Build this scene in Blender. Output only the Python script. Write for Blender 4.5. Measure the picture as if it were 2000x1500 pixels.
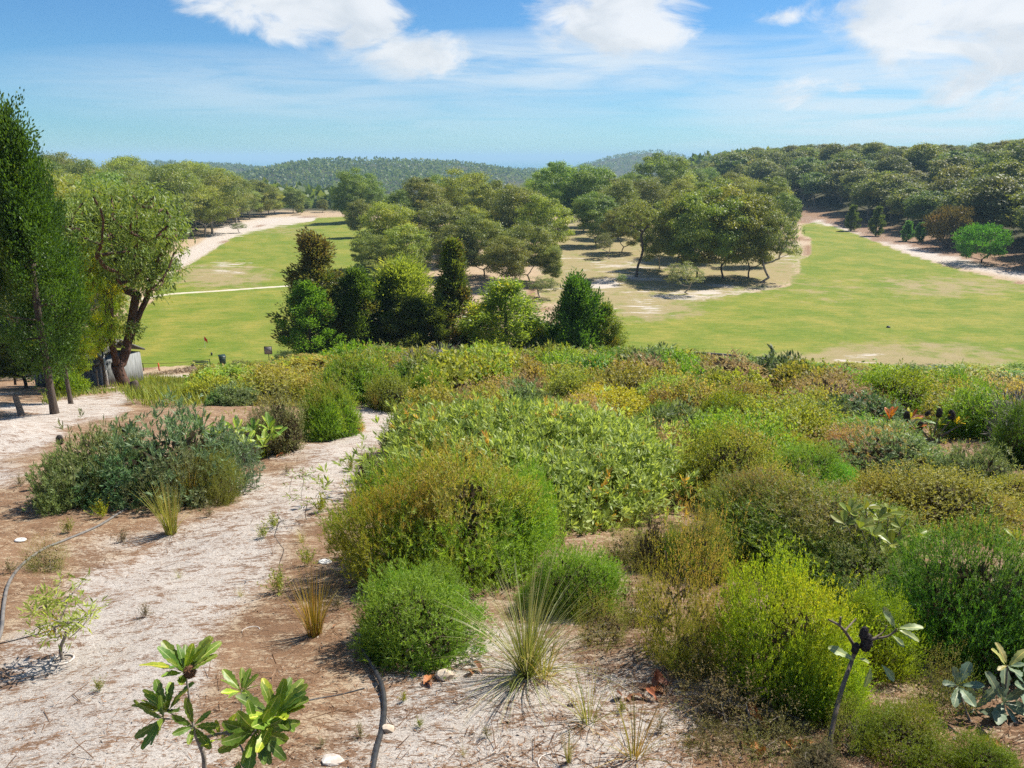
import bpy, math, random, time
import numpy as np
from mathutils import Vector, Matrix
for _o in list(bpy.data.objects):
    bpy.data.objects.remove(_o)
T0 = time.time()
scn = bpy.context.scene
COL = scn.collection
R_ = math.radians

# ------------------------------------------------------------------ camera
FPX = 1480.0                      # focal length in pixels of the 2000 px wide photo
PITCH = math.atan((750 - 307) / FPX)
CAMZ = 24.0
cam_d = bpy.data.cameras.new('camera')
cam_d.sensor_width = 36.0
cam_d.lens = 36.0 * FPX / 2000.0
cam_d.clip_start = 0.1
cam_d.clip_end = 90000.0
cam = bpy.data.objects.new('camera', cam_d)
cam.location = (0, 0, CAMZ)
cam.rotation_euler = (math.pi / 2 - PITCH, 0, 0)
COL.objects.link(cam)
scn.camera = cam

# ------------------------------------------------------------------ sun and sky
SUN_EL, SUN_AZ = R_(52), R_(58)    # azimuth clockwise from +Y (straight ahead)
sd = bpy.data.lights.new('sun', 'SUN')
sd.energy = 5.0
sd.angle = R_(0.5)
sd.color = (1.0, 0.95, 0.86)
sun = bpy.data.objects.new('sun', sd)
svec = Vector((math.sin(SUN_AZ) * math.cos(SUN_EL), math.cos(SUN_AZ) * math.cos(SUN_EL), math.sin(SUN_EL)))
sun.rotation_euler = svec.to_track_quat('Z', 'Y').to_euler()
sun.location = svec * 200
COL.objects.link(sun)

scn.view_settings.view_transform = 'Standard'
scn.view_settings.look = 'None'
scn.view_settings.exposure = 0.8
scn.view_settings.gamma = 1.0
scn.view_settings.use_curve_mapping = False
cy = scn.cycles
cy.max_bounces = 6
cy.diffuse_bounces = 3
cy.glossy_bounces = 2
cy.transmission_bounces = 4
cy.transparent_max_bounces = 4
cy.volume_bounces = 0
cy.caustics_reflective = False
cy.caustics_refractive = False
cy.use_denoising = False
cy.use_adaptive_sampling = True
cy.adaptive_threshold = 0.015
try:
    cy.denoiser = 'OPENIMAGEDENOISE'
    cy.denoising_prefilter = 'ACCURATE'
except Exception:
    pass
cy.sample_clamp_indirect = 8.0

CP, SP = math.cos(PITCH), math.sin(PITCH)

def ray(px, py):
    """Direction with unit forward depth through a photo pixel."""
    a, v = (px - 1000) / FPX, (py - 750) / FPX
    return np.array([a, CP - v * SP, -SP - v * CP])

def PT(px, py, Y):
    d = ray(px, py)
    return np.array([0, 0, CAMZ]) + d * (Y / d[1])

def project(x, y, z):
    zc = y * CP - (z - CAMZ) * SP
    zc_s = np.where(zc > 0.05, zc, 0.05)
    px = 1000 + FPX * x / zc_s
    py = 750 - FPX * (y * SP + (z - CAMZ) * CP) / zc_s
    return px, py, zc

# node helpers -----------------------------------------------------
class NT:
    def __init__(s, tree):
        s.t = tree
    def n(s, kind, **kw):
        nd = s.t.nodes.new(kind)
        for k, v in kw.items():
            setattr(nd, k, v)
        return nd
    def put(s, sock, v):
        if v is None:
            return
        if isinstance(v, bpy.types.NodeSocket):
            s.t.links.new(v, sock)
        else:
            sock.default_value = v
    def m(s, op, a, b=None, c=None, clamp=False):
        nd = s.n('ShaderNodeMath', operation=op, use_clamp=clamp)
        for i, v in enumerate((a, b, c)):
            s.put(nd.inputs[i], v)
        return nd.outputs[0]
    def vm(s, op, a, b=None, out=0):
        nd = s.n('ShaderNodeVectorMath', operation=op)
        s.put(nd.inputs[0], a)
        if b is not None:
            s.put(nd.inputs[1], b)
        return nd.outputs[out]
    def mix(s, f, a, b):
        nd = s.n('ShaderNodeMix', data_type='RGBA')
        s.put(nd.inputs[0], f)
        for sock, v in ((nd.inputs[6], a), (nd.inputs[7], b)):
            if isinstance(v, tuple) and len(v) == 3:
                v = (*v, 1)
            s.put(sock, v)
        return nd.outputs[2]
    def mul(s, a, b):
        nd = s.n('ShaderNodeMix', data_type='RGBA', blend_type='MULTIPLY')
        nd.inputs[0].default_value = 1
        for sock, v in ((nd.inputs[6], a), (nd.inputs[7], b)):
            if isinstance(v, tuple) and len(v) == 3:
                v = (*v, 1)
            s.put(sock, v)
        return nd.outputs[2]
    def noise(s, vec, scale, detail=4, rough=0.55, out=0, dist=0.0):
        nd = s.n('ShaderNodeTexNoise')
        s.put(nd.inputs['Vector'], vec)
        nd.inputs['Scale'].default_value = scale
        nd.inputs['Detail'].default_value = detail
        nd.inputs['Roughness'].default_value = rough
        nd.inputs['Distortion'].default_value = dist
        return nd.outputs[out]
    def ss(s, v, lo, hi, a=0.0, b=1.0):
        nd = s.n('ShaderNodeMapRange', interpolation_type='SMOOTHSTEP')
        s.put(nd.inputs[0], v)
        nd.inputs[1].default_value = lo
        nd.inputs[2].default_value = hi
        nd.inputs[3].default_value = a
        nd.inputs[4].default_value = b
        return nd.outputs[0]
    def mapping(s, vec, scale=(1, 1, 1), rot=(0, 0, 0), loc=(0, 0, 0)):
        nd = s.n('ShaderNodeMapping')
        s.put(nd.inputs[0], vec)
        nd.inputs['Scale'].default_value = scale
        nd.inputs['Rotation'].default_value = rot
        nd.inputs['Location'].default_value = loc
        return nd.outputs[0]
    def attr(s, name, out='Fac'):
        nd = s.n('ShaderNodeAttribute', attribute_name=name)
        return nd.outputs[out]

world = bpy.data.worlds.new('World')
scn.world = world
world.use_nodes = True
wt = NT(world.node_tree)
world.node_tree.nodes.clear()
sky = wt.n('ShaderNodeTexSky', sky_type='NISHITA', sun_disc=False, sun_elevation=SUN_EL, sun_rotation=SUN_AZ,
           altitude=150.0, air_density=1.0, dust_density=0.0, ozone_density=2.2)
hs = wt.n('ShaderNodeHueSaturation')
hs.inputs['Saturation'].default_value = 1.0
hs.inputs['Value'].default_value = 0.92
wt.put(hs.inputs['Color'], sky.outputs[0])
tc = wt.n('ShaderNodeTexCoord')
gdir = tc.outputs['Generated']
sx = wt.n('ShaderNodeSeparateXYZ')
wt.put(sx.inputs[0], gdir)
azn = wt.m('ARCTAN2', sx.outputs[0], sx.outputs[1])
eln = wt.m('ARCSINE', sx.outputs[2])
cb = wt.n('ShaderNodeCombineXYZ')
wt.put(cb.inputs[0], azn)
wt.put(cb.inputs[1], wt.m('MULTIPLY', eln, 2.0))
ang = cb.outputs[0]
nz = wt.noise(ang, 11.0, 8, 0.60, dist=0.5)
nzb = wt.noise(wt.mapping(ang, (1, 1, 1), (0, 0, 0), (0.035, 0.03, 0)), 11.0, 5, 0.55, dist=0.5)
nzw = wt.noise(wt.mapping(ang, (5.0, 26.0, 1)), 1.0, 6, 0.62, dist=0.6)

def blob(cx, cyy, hx, hy, amp):
    d0 = ray(cx, cyy)
    az0 = math.atan2(d0[0], d0[1])
    el0 = math.asin(d0[2] / np.linalg.norm(d0))
    wa, we = hx / FPX, hy / FPX
    u = wt.m('MULTIPLY', wt.m('SUBTRACT', azn, az0), 1 / wa)
    w = wt.m('MULTIPLY', wt.m('SUBTRACT', eln, el0), 1 / we)
    q = wt.m('ADD', wt.m('MULTIPLY', u, u), wt.m('MULTIPLY', w, w))
    return wt.m('MULTIPLY', wt.m('SUBTRACT', 1.0, q, clamp=True), amp)

def total(lst):
    acc = lst[0]
    for x in lst[1:]:
        acc = wt.m('MAXIMUM', acc, x)
    return acc
puffs = total([blob(590, 5, 230, 95, 1.0), blob(700, 60, 120, 75, 0.75), blob(800, 112, 165, 60, 0.8), blob(1215, 35, 215, 78, 1.05),
               blob(1120, 72, 95, 28, 0.65), blob(1850, 25, 250, 115, 0.95), blob(1960, 120, 260, 110, 0.62), blob(1515, 32, 70, 26, 0.55),
               blob(1590, 182, 120, 42, 0.55), blob(1660, 15, 110, 40, 0.7)])
# the cover goes on above the frame in the same scattered puffs
above = wt.m('MULTIPLY', wt.ss(eln, 0.17, 0.34), wt.ss(wt.noise(ang, 2.4, 3, 0.5), 0.44, 0.72))
puffs = wt.m('MAXIMUM', puffs, above)
pd = wt.m('MULTIPLY', wt.ss(wt.m('ADD', puffs, wt.m('MULTIPLY', wt.m('SUBTRACT', nz, 0.5), 1.9)), 0.28, 0.80), wt.ss(puffs, 0.0, 0.25))
veil = total([blob(1080, 128, 520, 66, 1.0), blob(560, 175, 520, 75, 0.55), blob(1850, 195, 560, 165, 0.95), blob(900, 210, 600, 90, 0.4)])
vd = wt.m('MULTIPLY', veil, wt.ss(nzw, 0.16, 0.66))
shade = wt.ss(nzb, 0.36, 0.72, 0.0, 1.0)
ccol = wt.mix(shade, (8.7, 8.9, 9.1), (6.6, 7.1, 7.6))
c1 = wt.mix(wt.m('MULTIPLY', vd, 0.85), wt.mul(hs.outputs[0], (0.50, 0.87, 1.20)), (7.6, 8.3, 8.8))
c2 = wt.mix(wt.m('MULTIPLY', pd, 0.92), c1, ccol)
bg = wt.n('ShaderNodeBackground')
wt.put(bg.inputs[0], c2)
bg.inputs[1].default_value = 0.062
wo = wt.n('ShaderNodeOutputWorld')
wt.put(wo.inputs[0], bg.outputs[0])

# ------------------------------------------------------------------ numpy helpers
def sstep(v, lo, hi):
    t = np.clip((v - lo) / (hi - lo), 0, 1)
    return t * t * (3 - 2 * t)

def make_noise(seed, n=28, lo=0.4, hi=3.0):
    r = np.random.default_rng(seed)
    f = np.exp(r.uniform(math.log(lo), math.log(hi), n))
    th = r.uniform(0, 2 * math.pi, n)
    ph = r.uniform(0, 2 * math.pi, n)
    am = f ** -0.6
    am /= np.sqrt((am ** 2).sum() / 2)
    def fn(x, y, s=1.0):
        x = np.asarray(x, float) * s
        y = np.asarray(y, float) * s
        out = np.zeros_like(x)
        for i in range(n):
            out += am[i] * np.sin(f[i] * (x * math.cos(th[i]) + y * math.sin(th[i])) + ph[i])
        return out          # about unit variance
    return fn
NZ1, NZ2, NZ3, NZ4 = (make_noise(s) for s in (1, 2, 3, 4))

# ------------------------------------------------------------------ terrain height
_ys = np.arange(-40, 120.01, 0.5)
def _prof(ks, ds):
    v = np.interp(_ys, ks, ds)
    k = np.ones(13) / 13.0
    vp = np.pad(v, 6, mode='edge')
    return 24 - np.convolve(vp, k, 'valid')
_pc = _prof([-40, -6, 0, 53, 60, 72, 85, 96, 130], [3.2, 3.2, 3.2, 14.06, 16.0, 20.3, 23.3, 24, 24])
_pl = _prof([-40, -6, 0, 28, 45, 60, 75, 84, 96, 130], [3.2, 3.2, 3.2, 8.94, 13.4, 18, 22.1, 23.4, 24, 24])
_pr = _prof([-40, -6, 0, 40, 48, 60, 75, 84, 90], [3.2, 3.2, 3.2, 11.4, 13.5, 18.2, 22.6, 23.9, 24])

def hz(x, y):
    x = np.asarray(x, float)
    y = np.asarray(y, float)
    a = x / np.maximum(y, 14)
    wl = sstep(-a, 0.27, 0.40)
    wr = sstep(a, 0.30, 0.52)
    z = np.interp(y, _ys, _pc) * (1 - wl - wr) + np.interp(y, _ys, _pl) * wl + np.interp(y, _ys, _pr) * wr
    near = sstep(-y, -80, -60)
    z = z + (0.035 * NZ1(x, y, 2.2) + 0.07 * NZ2(x, y, 0.6)) * (1 - sstep(y, 50, 75)) + 0.22 * NZ3(x, y, 0.05) * sstep(y, 95, 150)
    # forest hill on the right
    rise = 21 * sstep(x - 0.03 * (np.minimum(y, 330) - 150) + 0.28 * np.clip(y - 330, 0, 200), 110, 235) * sstep(y, 95, 170) * (1 - sstep(y, 620, 900))
    z = z + rise
    z = z + 7 * sstep(-x, 88, 200) * sstep(y, 70, 140) * (1 - sstep(y, 300, 480))
    # the land falls away beyond the fairways
    fall = sstep(y, 340, 900)
    z = z - 46 * fall * (1 - 0.85 * sstep(x, 40, 130) * (1 - sstep(y, 650, 900)))
    for (cx, cyy, h, sx_, sy_) in ((-255, 1380, 30, 150, 260), (-120, 1520, 25, 110, 240), (-420, 1450, 27, 150, 250), (-20, 1900, 34, 175, 300),
                                    (430, 2600, 47, 190, 420), (640, 2700, 30, 220, 420), (-900, 2000, 40, 300, 400)):
        z = z + h * np.exp(-(((x - cx) / (1.25 * sx_)) ** 2 + ((y - cyy) / (1.25 * sy_)) ** 2) ** 1.5) * (1 + 0.10 * NZ3(x, y, 0.012))
    z = z + 2.5 * NZ3(x, y, 0.012) * sstep(y, 700, 1100)
    z = z - 60 * sstep(np.hypot(x, y), 3300, 4600)
    return z

_Ymarch = np.exp(np.linspace(math.log(1.5), math.log(4000), 5000))
def G(px, py):
    """Where the ray through a photo pixel meets the ground."""
    d = ray(px, py)
    t = _Ymarch / d[1]
    X, Z = d[0] * t, CAMZ + d[2] * t
    below = Z < hz(X, _Ymarch)
    i = int(np.argmax(below)) if below.any() else len(t) - 1
    return np.array([X[i], _Ymarch[i], float(hz(X[i], _Ymarch[i]))])

def mpp(p):
    """Metres per photo pixel at a point."""
    return (p[1] * CP - (p[2] - CAMZ) * SP) / FPX

# ------------------------------------------------------------------ mesh building
class MB:
    def __init__(s):
        s.v, s.nv, s.f, s.a = [], 0, [], []
    def add(s, verts, faces, v=None, tip=None):
        verts = np.asarray(verts, float).reshape(-1, 3)
        faces = np.asarray(faces, np.int64)
        if len(faces) == 0:
            return
        s.v.append(verts)
        s.f.append(faces + s.nv)
        s.nv += len(verts)
        n = len(faces)
        a = np.zeros((n, 2))
        a[:, 0] = 0.5 if v is None else v
        a[:, 1] = 0.0 if tip is None else tip
        s.a.append(a)
    def quads(s, Q, v=None, tip=None):
        n = len(Q)
        s.add(Q.reshape(-1, 3), np.arange(n * 4).reshape(n, 4), v, tip)
    def tris(s, Q, v=None, tip=None):
        n = len(Q)
        s.add(Q.reshape(-1, 3), np.arange(n * 3).reshape(n, 3), v, tip)
    def mesh(s, name, mat, smooth=False):
        me = bpy.data.meshes.new(name)
        V = np.concatenate(s.v).astype(np.float32)
        me.vertices.add(len(V))
        me.vertices.foreach_set('co', V.ravel())
        li = np.concatenate([f.ravel() for f in s.f]).astype(np.int32)
        sizes = np.concatenate([np.full(len(f), f.shape[1]) for f in s.f])
        st = np.concatenate([[0], np.cumsum(sizes)[:-1]]).astype(np.int32)
        me.loops.add(len(li))
        me.loops.foreach_set('vertex_index', li)
        me.polygons.add(len(st))
        me.polygons.foreach_set('loop_start', st)
        me.polygons.foreach_set('loop_total', sizes.astype(np.int32))
        A = np.concatenate(s.a).astype(np.float32)
        for k, nm in ((0, 'v'), (1, 'tip')):
            at = me.attributes.new(nm, 'FLOAT', 'FACE')
            at.data.foreach_set('value', np.ascontiguousarray(A[:, k]))
        if smooth:
            me.polygons.foreach_set('use_smooth', np.ones(len(st), bool))
        me.update(calc_edges=True)
        if mat is not None:
            me.materials.append(mat)
        return me

def nrm(a):
    return a / np.maximum(np.linalg.norm(a, axis=-1, keepdims=True), 1e-9)

def leaf_quads(P, D, L, W, rng, mid=0.5, N=None):
    """Lozenge leaves: base, side, tip, side."""
    n = len(P)
    if N is None:
        N = rng.normal(size=(n, 3))
    S = nrm(np.cross(D, N))
    L = np.broadcast_to(np.asarray(L, float).reshape(-1, 1), (n, 1))
    W = np.broadcast_to(np.asarray(W, float).reshape(-1, 1), (n, 1))
    m = P + D * L * mid
    return np.stack([P, m + S * W / 2, P + D * L, m - S * W / 2], 1)

def needle_tris(P, D, L, W, rng, N=None):
    n = len(P)
    S = nrm(np.cross(D, rng.normal(size=(n, 3)) if N is None else N))
    L = np.broadcast_to(np.asarray(L, float).reshape(-1, 1), (n, 1))
    return np.stack([P - S * W / 2, P + S * W / 2, P + D * L], 1)

def frusta(mb, A, B, ra, rb, sides=6, v=None, tip=None):
    """Tapered pipes from points A to B."""
    A, B = np.asarray(A, float), np.asarray(B, float)
    n = len(A)
    if n == 0:
        return
    D = nrm(B - A)
    ref = np.where(np.abs(D[:, 2:3]) > 0.9, np.array([[1.0, 0, 0]]), np.array([[0, 0, 1.0]]))
    U = nrm(np.cross(D, ref))
    Wv = np.cross(D, U)
    th = np.linspace(0, 2 * math.pi, sides, endpoint=False)
    ring = U[:, None, :] * np.cos(th)[None, :, None] + Wv[:, None, :] * np.sin(th)[None, :, None]
    va = A[:, None, :] + ring * np.asarray(ra).reshape(-1, 1, 1)
    vb = B[:, None, :] + ring * np.asarray(rb).reshape(-1, 1, 1)
    V = np.concatenate([va, vb], 1).reshape(-1, 3)
    i = np.arange(sides)
    j = (i + 1) % sides
    q = np.stack([i, j, j + sides, i + sides], 1)
    F = (q[None] + (np.arange(n) * 2 * sides)[:, None, None]).reshape(-1, 4)
    vv = None if v is None else np.repeat(v, sides)
    mb.add(V, F, vv, tip)

def pipe(mb, pts, rad, sides=8, v=None, cap=True):
    """One continuous bent pipe."""
    pts = np.asarray(pts, float)
    n = len(pts)
    rad = np.broadcast_to(np.asarray(rad, float), (n,))
    T = nrm(np.gradient(pts, axis=0))
    u = np.cross(T[0], [0, 0, 1.0])
    if np.linalg.norm(u) < 0.05:
        u = np.array([1.0, 0, 0])
    u /= np.linalg.norm(u)
    th = np.linspace(0, 2 * math.pi, sides, endpoint=False)
    V = []
    for k in range(n):
        u = u - T[k] * (u @ T[k])
        u /= np.linalg.norm(u)
        w = np.cross(T[k], u)
        V.append(pts[k] + rad[k] * (np.cos(th)[:, None] * u + np.sin(th)[:, None] * w))
    V = np.concatenate(V)
    i = np.arange(sides)
    j = (i + 1) % sides
    F = np.concatenate([np.stack([i, j, j + sides, i + sides], 1) + k * sides for k in range(n - 1)])
    mb.add(V, F, v)
    if cap:
        for k, rev in ((0, True), (n - 1, False)):
            c = np.concatenate([V[k * sides:(k + 1) * sides], pts[k:k + 1]])
            f = np.stack([i, j, np.full(sides, sides)], 1)
            mb.add(c, f[:, ::-1] if rev else f, v)

def spline(pts, n):
    """Smooth curve through points (Catmull-Rom)."""
    P = np.asarray(pts, float)
    P = np.concatenate([[2 * P[0] - P[1]], P, [2 * P[-1] - P[-2]]])
    t = np.linspace(0, len(P) - 3 - 1e-6, n)
    i = t.astype(int)
    f = (t - i)[:, None]
    a, b, c, d = P[i], P[i + 1], P[i + 2], P[i + 3]
    return 0.5 * (2 * b + (c - a) * f + (2 * a - 5 * b + 4 * c - d) * f ** 2 + (3 * b - a - 3 * c + d) * f ** 3)

def box(mb, c, s, rz=0.0, v=None, M=None):
    c, s = np.asarray(c, float), np.asarray(s, float) / 2
    V = np.array([[x, y, z] for x in (-1, 1) for y in (-1, 1) for z in (-1, 1)], float) * s
    if rz:
        co, si = math.cos(rz), math.sin(rz)
        V = V @ np.array([[co, si, 0], [-si, co, 0], [0, 0, 1]])
    if M is not None:
        V = V @ np.asarray(M).T
    F = [[0, 1, 3, 2], [4, 6, 7, 5], [0, 4, 5, 1], [2, 3, 7, 6], [0, 2, 6, 4], [1, 5, 7, 3]]
    mb.add(V + c, F, v)

# ------------------------------------------------------------------ objects
def O(name, me, parent=None, color=None, loc=None):
    o = bpy.data.objects.new(name, me)
    COL.objects.link(o)
    if parent is not None:
        o.parent = parent
    if color is not None:
        o.color = (*color, 1)
    if loc is not None:
        o.location = loc
    return o

def TH(name, label, cat, loc=(0, 0, 0), rz=0.0, group=None, scale=None):
    o = bpy.data.objects.new(name, None)
    COL.objects.link(o)
    o.location = loc
    o.rotation_euler = (0, 0, rz)
    o.empty_display_size = 0.2
    if scale is not None:
        o.scale = scale
    o['label'], o['category'] = label, cat
    if group:
        o['group'] = group
    return o

def tag(o, label=None, cat=None, group=None, kind=None):
    for k, v in (('label', label), ('category', cat), ('group', group), ('kind', kind)):
        if v:
            o[k] = v
    return o

# ------------------------------------------------------------------ materials
def new_mat(name):
    m = bpy.data.materials.new(name)
    m.use_nodes = True
    m.node_tree.nodes.clear()
    t = NT(m.node_tree)
    out = t.n('ShaderNodeOutputMaterial')
    return m, t, out

GAIN = {'eucalypt_leaf': 1.25, 'forest_leaf': 1.45, 'cypress_spray': 1.2, 'green_cypress_spray': 1.25, 'sheoak_needle': 1.5, 'wattle_leaf': 1.5, 'fine_needle': 2.0, 'heath_leaf': 2.0,
        'banksia_leaf': 1.75, 'grey_banksia_leaf': 1.65, 'lime_leaf': 1.1, 'dry_twig_leaf': 1.3, 'rush_blade': 1.3, 'tussock_blade': 1.2, 'dead_inner_leaf': 1.2}

def foliage_mat(name, c0, c1, tip, rough=0.5, spec=0.35, trans=0.32, tcol=None, tk=1.5, gain=1.0):
    """Leaves: each leaf has its own shade between c0 and c1; 'tip' marks leaves of new, dry or flowering growth.
    The object's own colour tints the whole plant."""
    gain = GAIN.get(name, 1.0)
    c0, c1, tip = (tuple(min(0.75, gain * q) for q in c) for c in (c0, c1, tip))
    m, t, out = new_mat(name)
    oi = t.n('ShaderNodeObjectInfo')
    v = t.attr('v')
    c = t.mix(v, c0, c1)
    c = t.mix(t.attr('tip'), c, tip)
    c = t.mul(c, oi.outputs['Color'])
    h = t.n('ShaderNodeHueSaturation')
    t.put(h.inputs['Hue'], t.m('ADD', 0.485, t.m('MULTIPLY', oi.outputs['Random'], 0.03)))
    t.put(h.inputs['Value'], t.m('ADD', 0.88, t.m('MULTIPLY', oi.outputs['Random'], 0.24)))
    h.inputs['Saturation'].default_value = 1.0
    t.put(h.inputs['Color'], c)
    c = h.outputs[0]
    p = t.n('ShaderNodeBsdfPrincipled')
    t.put(p.inputs['Base Color'], c)
    p.inputs['Roughness'].default_value = rough
    p.inputs['Specular IOR Level'].default_value = spec
    tr = t.n('ShaderNodeBsdfTranslucent')
    t.put(tr.inputs[0], t.mul(c, tuple(tk * q for q in (tcol or (1.25, 1.2, 0.55)))))
    mx = t.n('ShaderNodeMixShader')
    mx.inputs[0].default_value = trans
    t.put(mx.inputs[1], p.outputs[0])
    t.put(mx.inputs[2], tr.outputs[0])
    t.put(out.inputs[0], mx.outputs[0])
    return m

def plain_mat(name, col, col2=None, rough=0.7, scale=8.0, spec=0.3, bump=0.0, stretch=(1, 1, 1), metal=0.0):
    m, t, out = new_mat(name)
    tcn = t.n('ShaderNodeTexCoord')
    vec = t.mapping(tcn.outputs['Object'], stretch)
    nz_ = t.noise(vec, scale, 6, 0.6)
    c = t.mix(t.ss(nz_, 0.3, 0.7), col, col2 or tuple(x * 0.72 for x in col))
    p = t.n('ShaderNodeBsdfPrincipled')
    t.put(p.inputs['Base Color'], c)
    p.inputs['Roughness'].default_value = rough
    p.inputs['Specular IOR Level'].default_value = spec
    p.inputs['Metallic'].default_value = metal
    if bump:
        b = t.n('ShaderNodeBump')
        b.inputs['Strength'].default_value = bump
        b.inputs['Distance'].default_value = 0.02
        t.put(b.inputs['Height'], nz_)
        t.put(p.inputs['Normal'], b.outputs[0])
    t.put(out.inputs[0], p.outputs[0])
    return m

M_EUC = foliage_mat('eucalypt_leaf', (0.085, 0.112, 0.022), (0.195, 0.235, 0.050), (0.240, 0.240, 0.052), 0.5, 0.4, 0.38)
M_EUCD = foliage_mat('forest_leaf', (0.060, 0.082, 0.024), (0.130, 0.150, 0.042), (0.175, 0.165, 0.048), 0.55, 0.35, 0.36)
M_CYP = foliage_mat('cypress_spray', (0.046, 0.074, 0.016), (0.110, 0.150, 0.030), (0.115, 0.072, 0.030), 0.55, 0.3, 0.42)
M_CYPG = foliage_mat('green_cypress_spray', (0.042, 0.100, 0.014), (0.110, 0.205, 0.026), (0.16, 0.22, 0.034), 0.5, 0.35, 0.38)
M_CAS = foliage_mat('sheoak_needle', (0.100, 0.125, 0.022), (0.185, 0.205, 0.032), (0.22, 0.20, 0.05), 0.55, 0.25, 0.48)
M_WAT = foliage_mat('wattle_leaf', (0.075, 0.115, 0.016), (0.170, 0.200, 0.026), (0.30, 0.245, 0.025), 0.45, 0.4, 0.5)
M_NEED = foliage_mat('fine_needle', (0.044, 0.088, 0.013), (0.125, 0.180, 0.022), (0.185, 0.110, 0.048), 0.5, 0.35, 0.42)
M_HEATH = foliage_mat('heath_leaf', (0.062, 0.085, 0.018), (0.165, 0.175, 0.034), (0.205, 0.140, 0.072), 0.55, 0.3, 0.38)
M_BANK = foliage_mat('banksia_leaf', (0.085, 0.125, 0.030), (0.230, 0.265, 0.080), (0.40, 0.15, 0.030), 0.5, 0.35, 0.4)
M_BANKG = foliage_mat('grey_banksia_leaf', (0.064, 0.090, 0.032), (0.155, 0.185, 0.068), (0.20, 0.165, 0.085), 0.5, 0.35, 0.32, (1.1, 1.1, 0.75))
M_YEL = foliage_mat('lime_leaf', (0.140, 0.200, 0.014), (0.290, 0.335, 0.024), (0.40, 0.30, 0.020), 0.5, 0.3, 0.46)
M_DRY = foliage_mat('dry_twig_leaf', (0.130, 0.105, 0.060), (0.260, 0.215, 0.120), (0.16, 0.165, 0.055), 0.7, 0.15, 0.22, (1.1, 1.0, 0.8))
M_GREY = foliage_mat('bare_grey_twig', (0.130, 0.120, 0.105), (0.270, 0.250, 0.225), (0.2, 0.17, 0.12), 0.75, 0.15, 0.05, (1, 1, 1))
M_RUSH = foliage_mat('rush_blade', (0.120, 0.155, 0.030), (0.270, 0.270, 0.065), (0.36, 0.28, 0.12), 0.5, 0.3, 0.3)
M_TUS = foliage_mat('tussock_blade', (0.095, 0.145, 0.024), (0.230, 0.250, 0.070), (0.42, 0.36, 0.20), 0.42, 0.45, 0.28)
M_CORE = foliage_mat('dead_inner_leaf', (0.030, 0.026, 0.014), (0.075, 0.058, 0.032), (0.13, 0.10, 0.06), 0.8, 0.1, 0.15, (1, 1, 1))
M_LITTER = foliage_mat('fallen_needle', (0.130, 0.070, 0.034), (0.330, 0.190, 0.100), (0.42, 0.36, 0.28), 0.75, 0.15, 0.1, (1, 1, 1))
M_BARK = plain_mat('bark', (0.125, 0.095, 0.072), (0.055, 0.042, 0.034), 0.85, 5.0, 0.2, 0.5, (3, 3, 0.7))
M_PALEBARK = plain_mat('pale_bark', (0.42, 0.37, 0.31), (0.20, 0.165, 0.13), 0.8, 2.2, 0.2, 0.3, (2, 2, 0.6))
M_REDBARK = plain_mat('red_brown_bark', (0.16, 0.085, 0.058), (0.055, 0.036, 0.030), 0.85, 4.0, 0.2, 0.5, (3, 3, 0.6))
M_STEM = plain_mat('shrub_stem', (0.21, 0.165, 0.125), (0.11, 0.085, 0.065), 0.85, 30.0, 0.2)
M_GREYSTEM = plain_mat('grey_stem', (0.30, 0.26, 0.22), (0.14, 0.115, 0.09), 0.85, 40.0, 0.2)
M_BLACKPIPE = plain_mat('black_poly_pipe', (0.018, 0.018, 0.020), (0.045, 0.043, 0.042), 0.45, 14.0, 0.5)
M_GREYPIPE = plain_mat('dusty_pipe', (0.10, 0.095, 0.090), (0.19, 0.17, 0.15), 0.6, 9.0, 0.4)
M_DARKPLASTIC = plain_mat('dark_green_plastic', (0.010, 0.030, 0.018), (0.018, 0.040, 0.026), 0.45, 6.0, 0.4)
M_BENCH = plain_mat('bench_green_paint', (0.012, 0.035, 0.030), (0.03, 0.05, 0.045), 0.5, 20.0, 0.4)
M_RED = plain_mat('red_flag_cloth', (0.78, 0.060, 0.022), (0.70, 0.045, 0.018), 0.7, 12.0, 0.2)
M_ORANGE = plain_mat('orange_paint', (0.68, 0.13, 0.030), (0.58, 0.10, 0.025), 0.6, 9.0, 0.3)
M_WHITE = plain_mat('weathered_white', (0.70, 0.68, 0.64), (0.55, 0.52, 0.48), 0.6, 12.0, 0.3)
M_DIRTYWHITE = plain_mat('dirty_white_plastic', (0.62, 0.58, 0.53), (0.40, 0.34, 0.28), 0.6, 25.0, 0.3)
M_SHED = plain_mat('grey_board', (0.29, 0.295, 0.285), (0.17, 0.175, 0.165), 0.8, 2.5, 0.2, 0.0, (4, 4, 0.5))
M_ROOF = plain_mat('weathered_roof', (0.20, 0.185, 0.165), (0.09, 0.085, 0.075), 0.85, 6.0, 0.2, 0.3)
M_POSTW = plain_mat('weathered_wood', (0.24, 0.20, 0.16), (0.12, 0.10, 0.08), 0.85, 12.0, 0.2, 0.3, (4, 4, 0.6))
M_SIGN = plain_mat('sign_face', (0.16, 0.155, 0.15), (0.26, 0.25, 0.235), 0.6, 9.0, 0.3, 0.0, (1, 1, 5))
M_ROPE = plain_mat('dark_rope', (0.03, 0.035, 0.025), None, 0.8, 9.0, 0.2)
M_CONE = plain_mat('seed_cone', (0.085, 0.072, 0.066), (0.030, 0.026, 0.025), 0.9, 60.0, 0.1, 0.8)
M_FLOWER = plain_mat('spent_flower', (0.20, 0.105, 0.050), (0.10, 0.05, 0.03), 0.9, 80.0, 0.1, 0.8)
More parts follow.
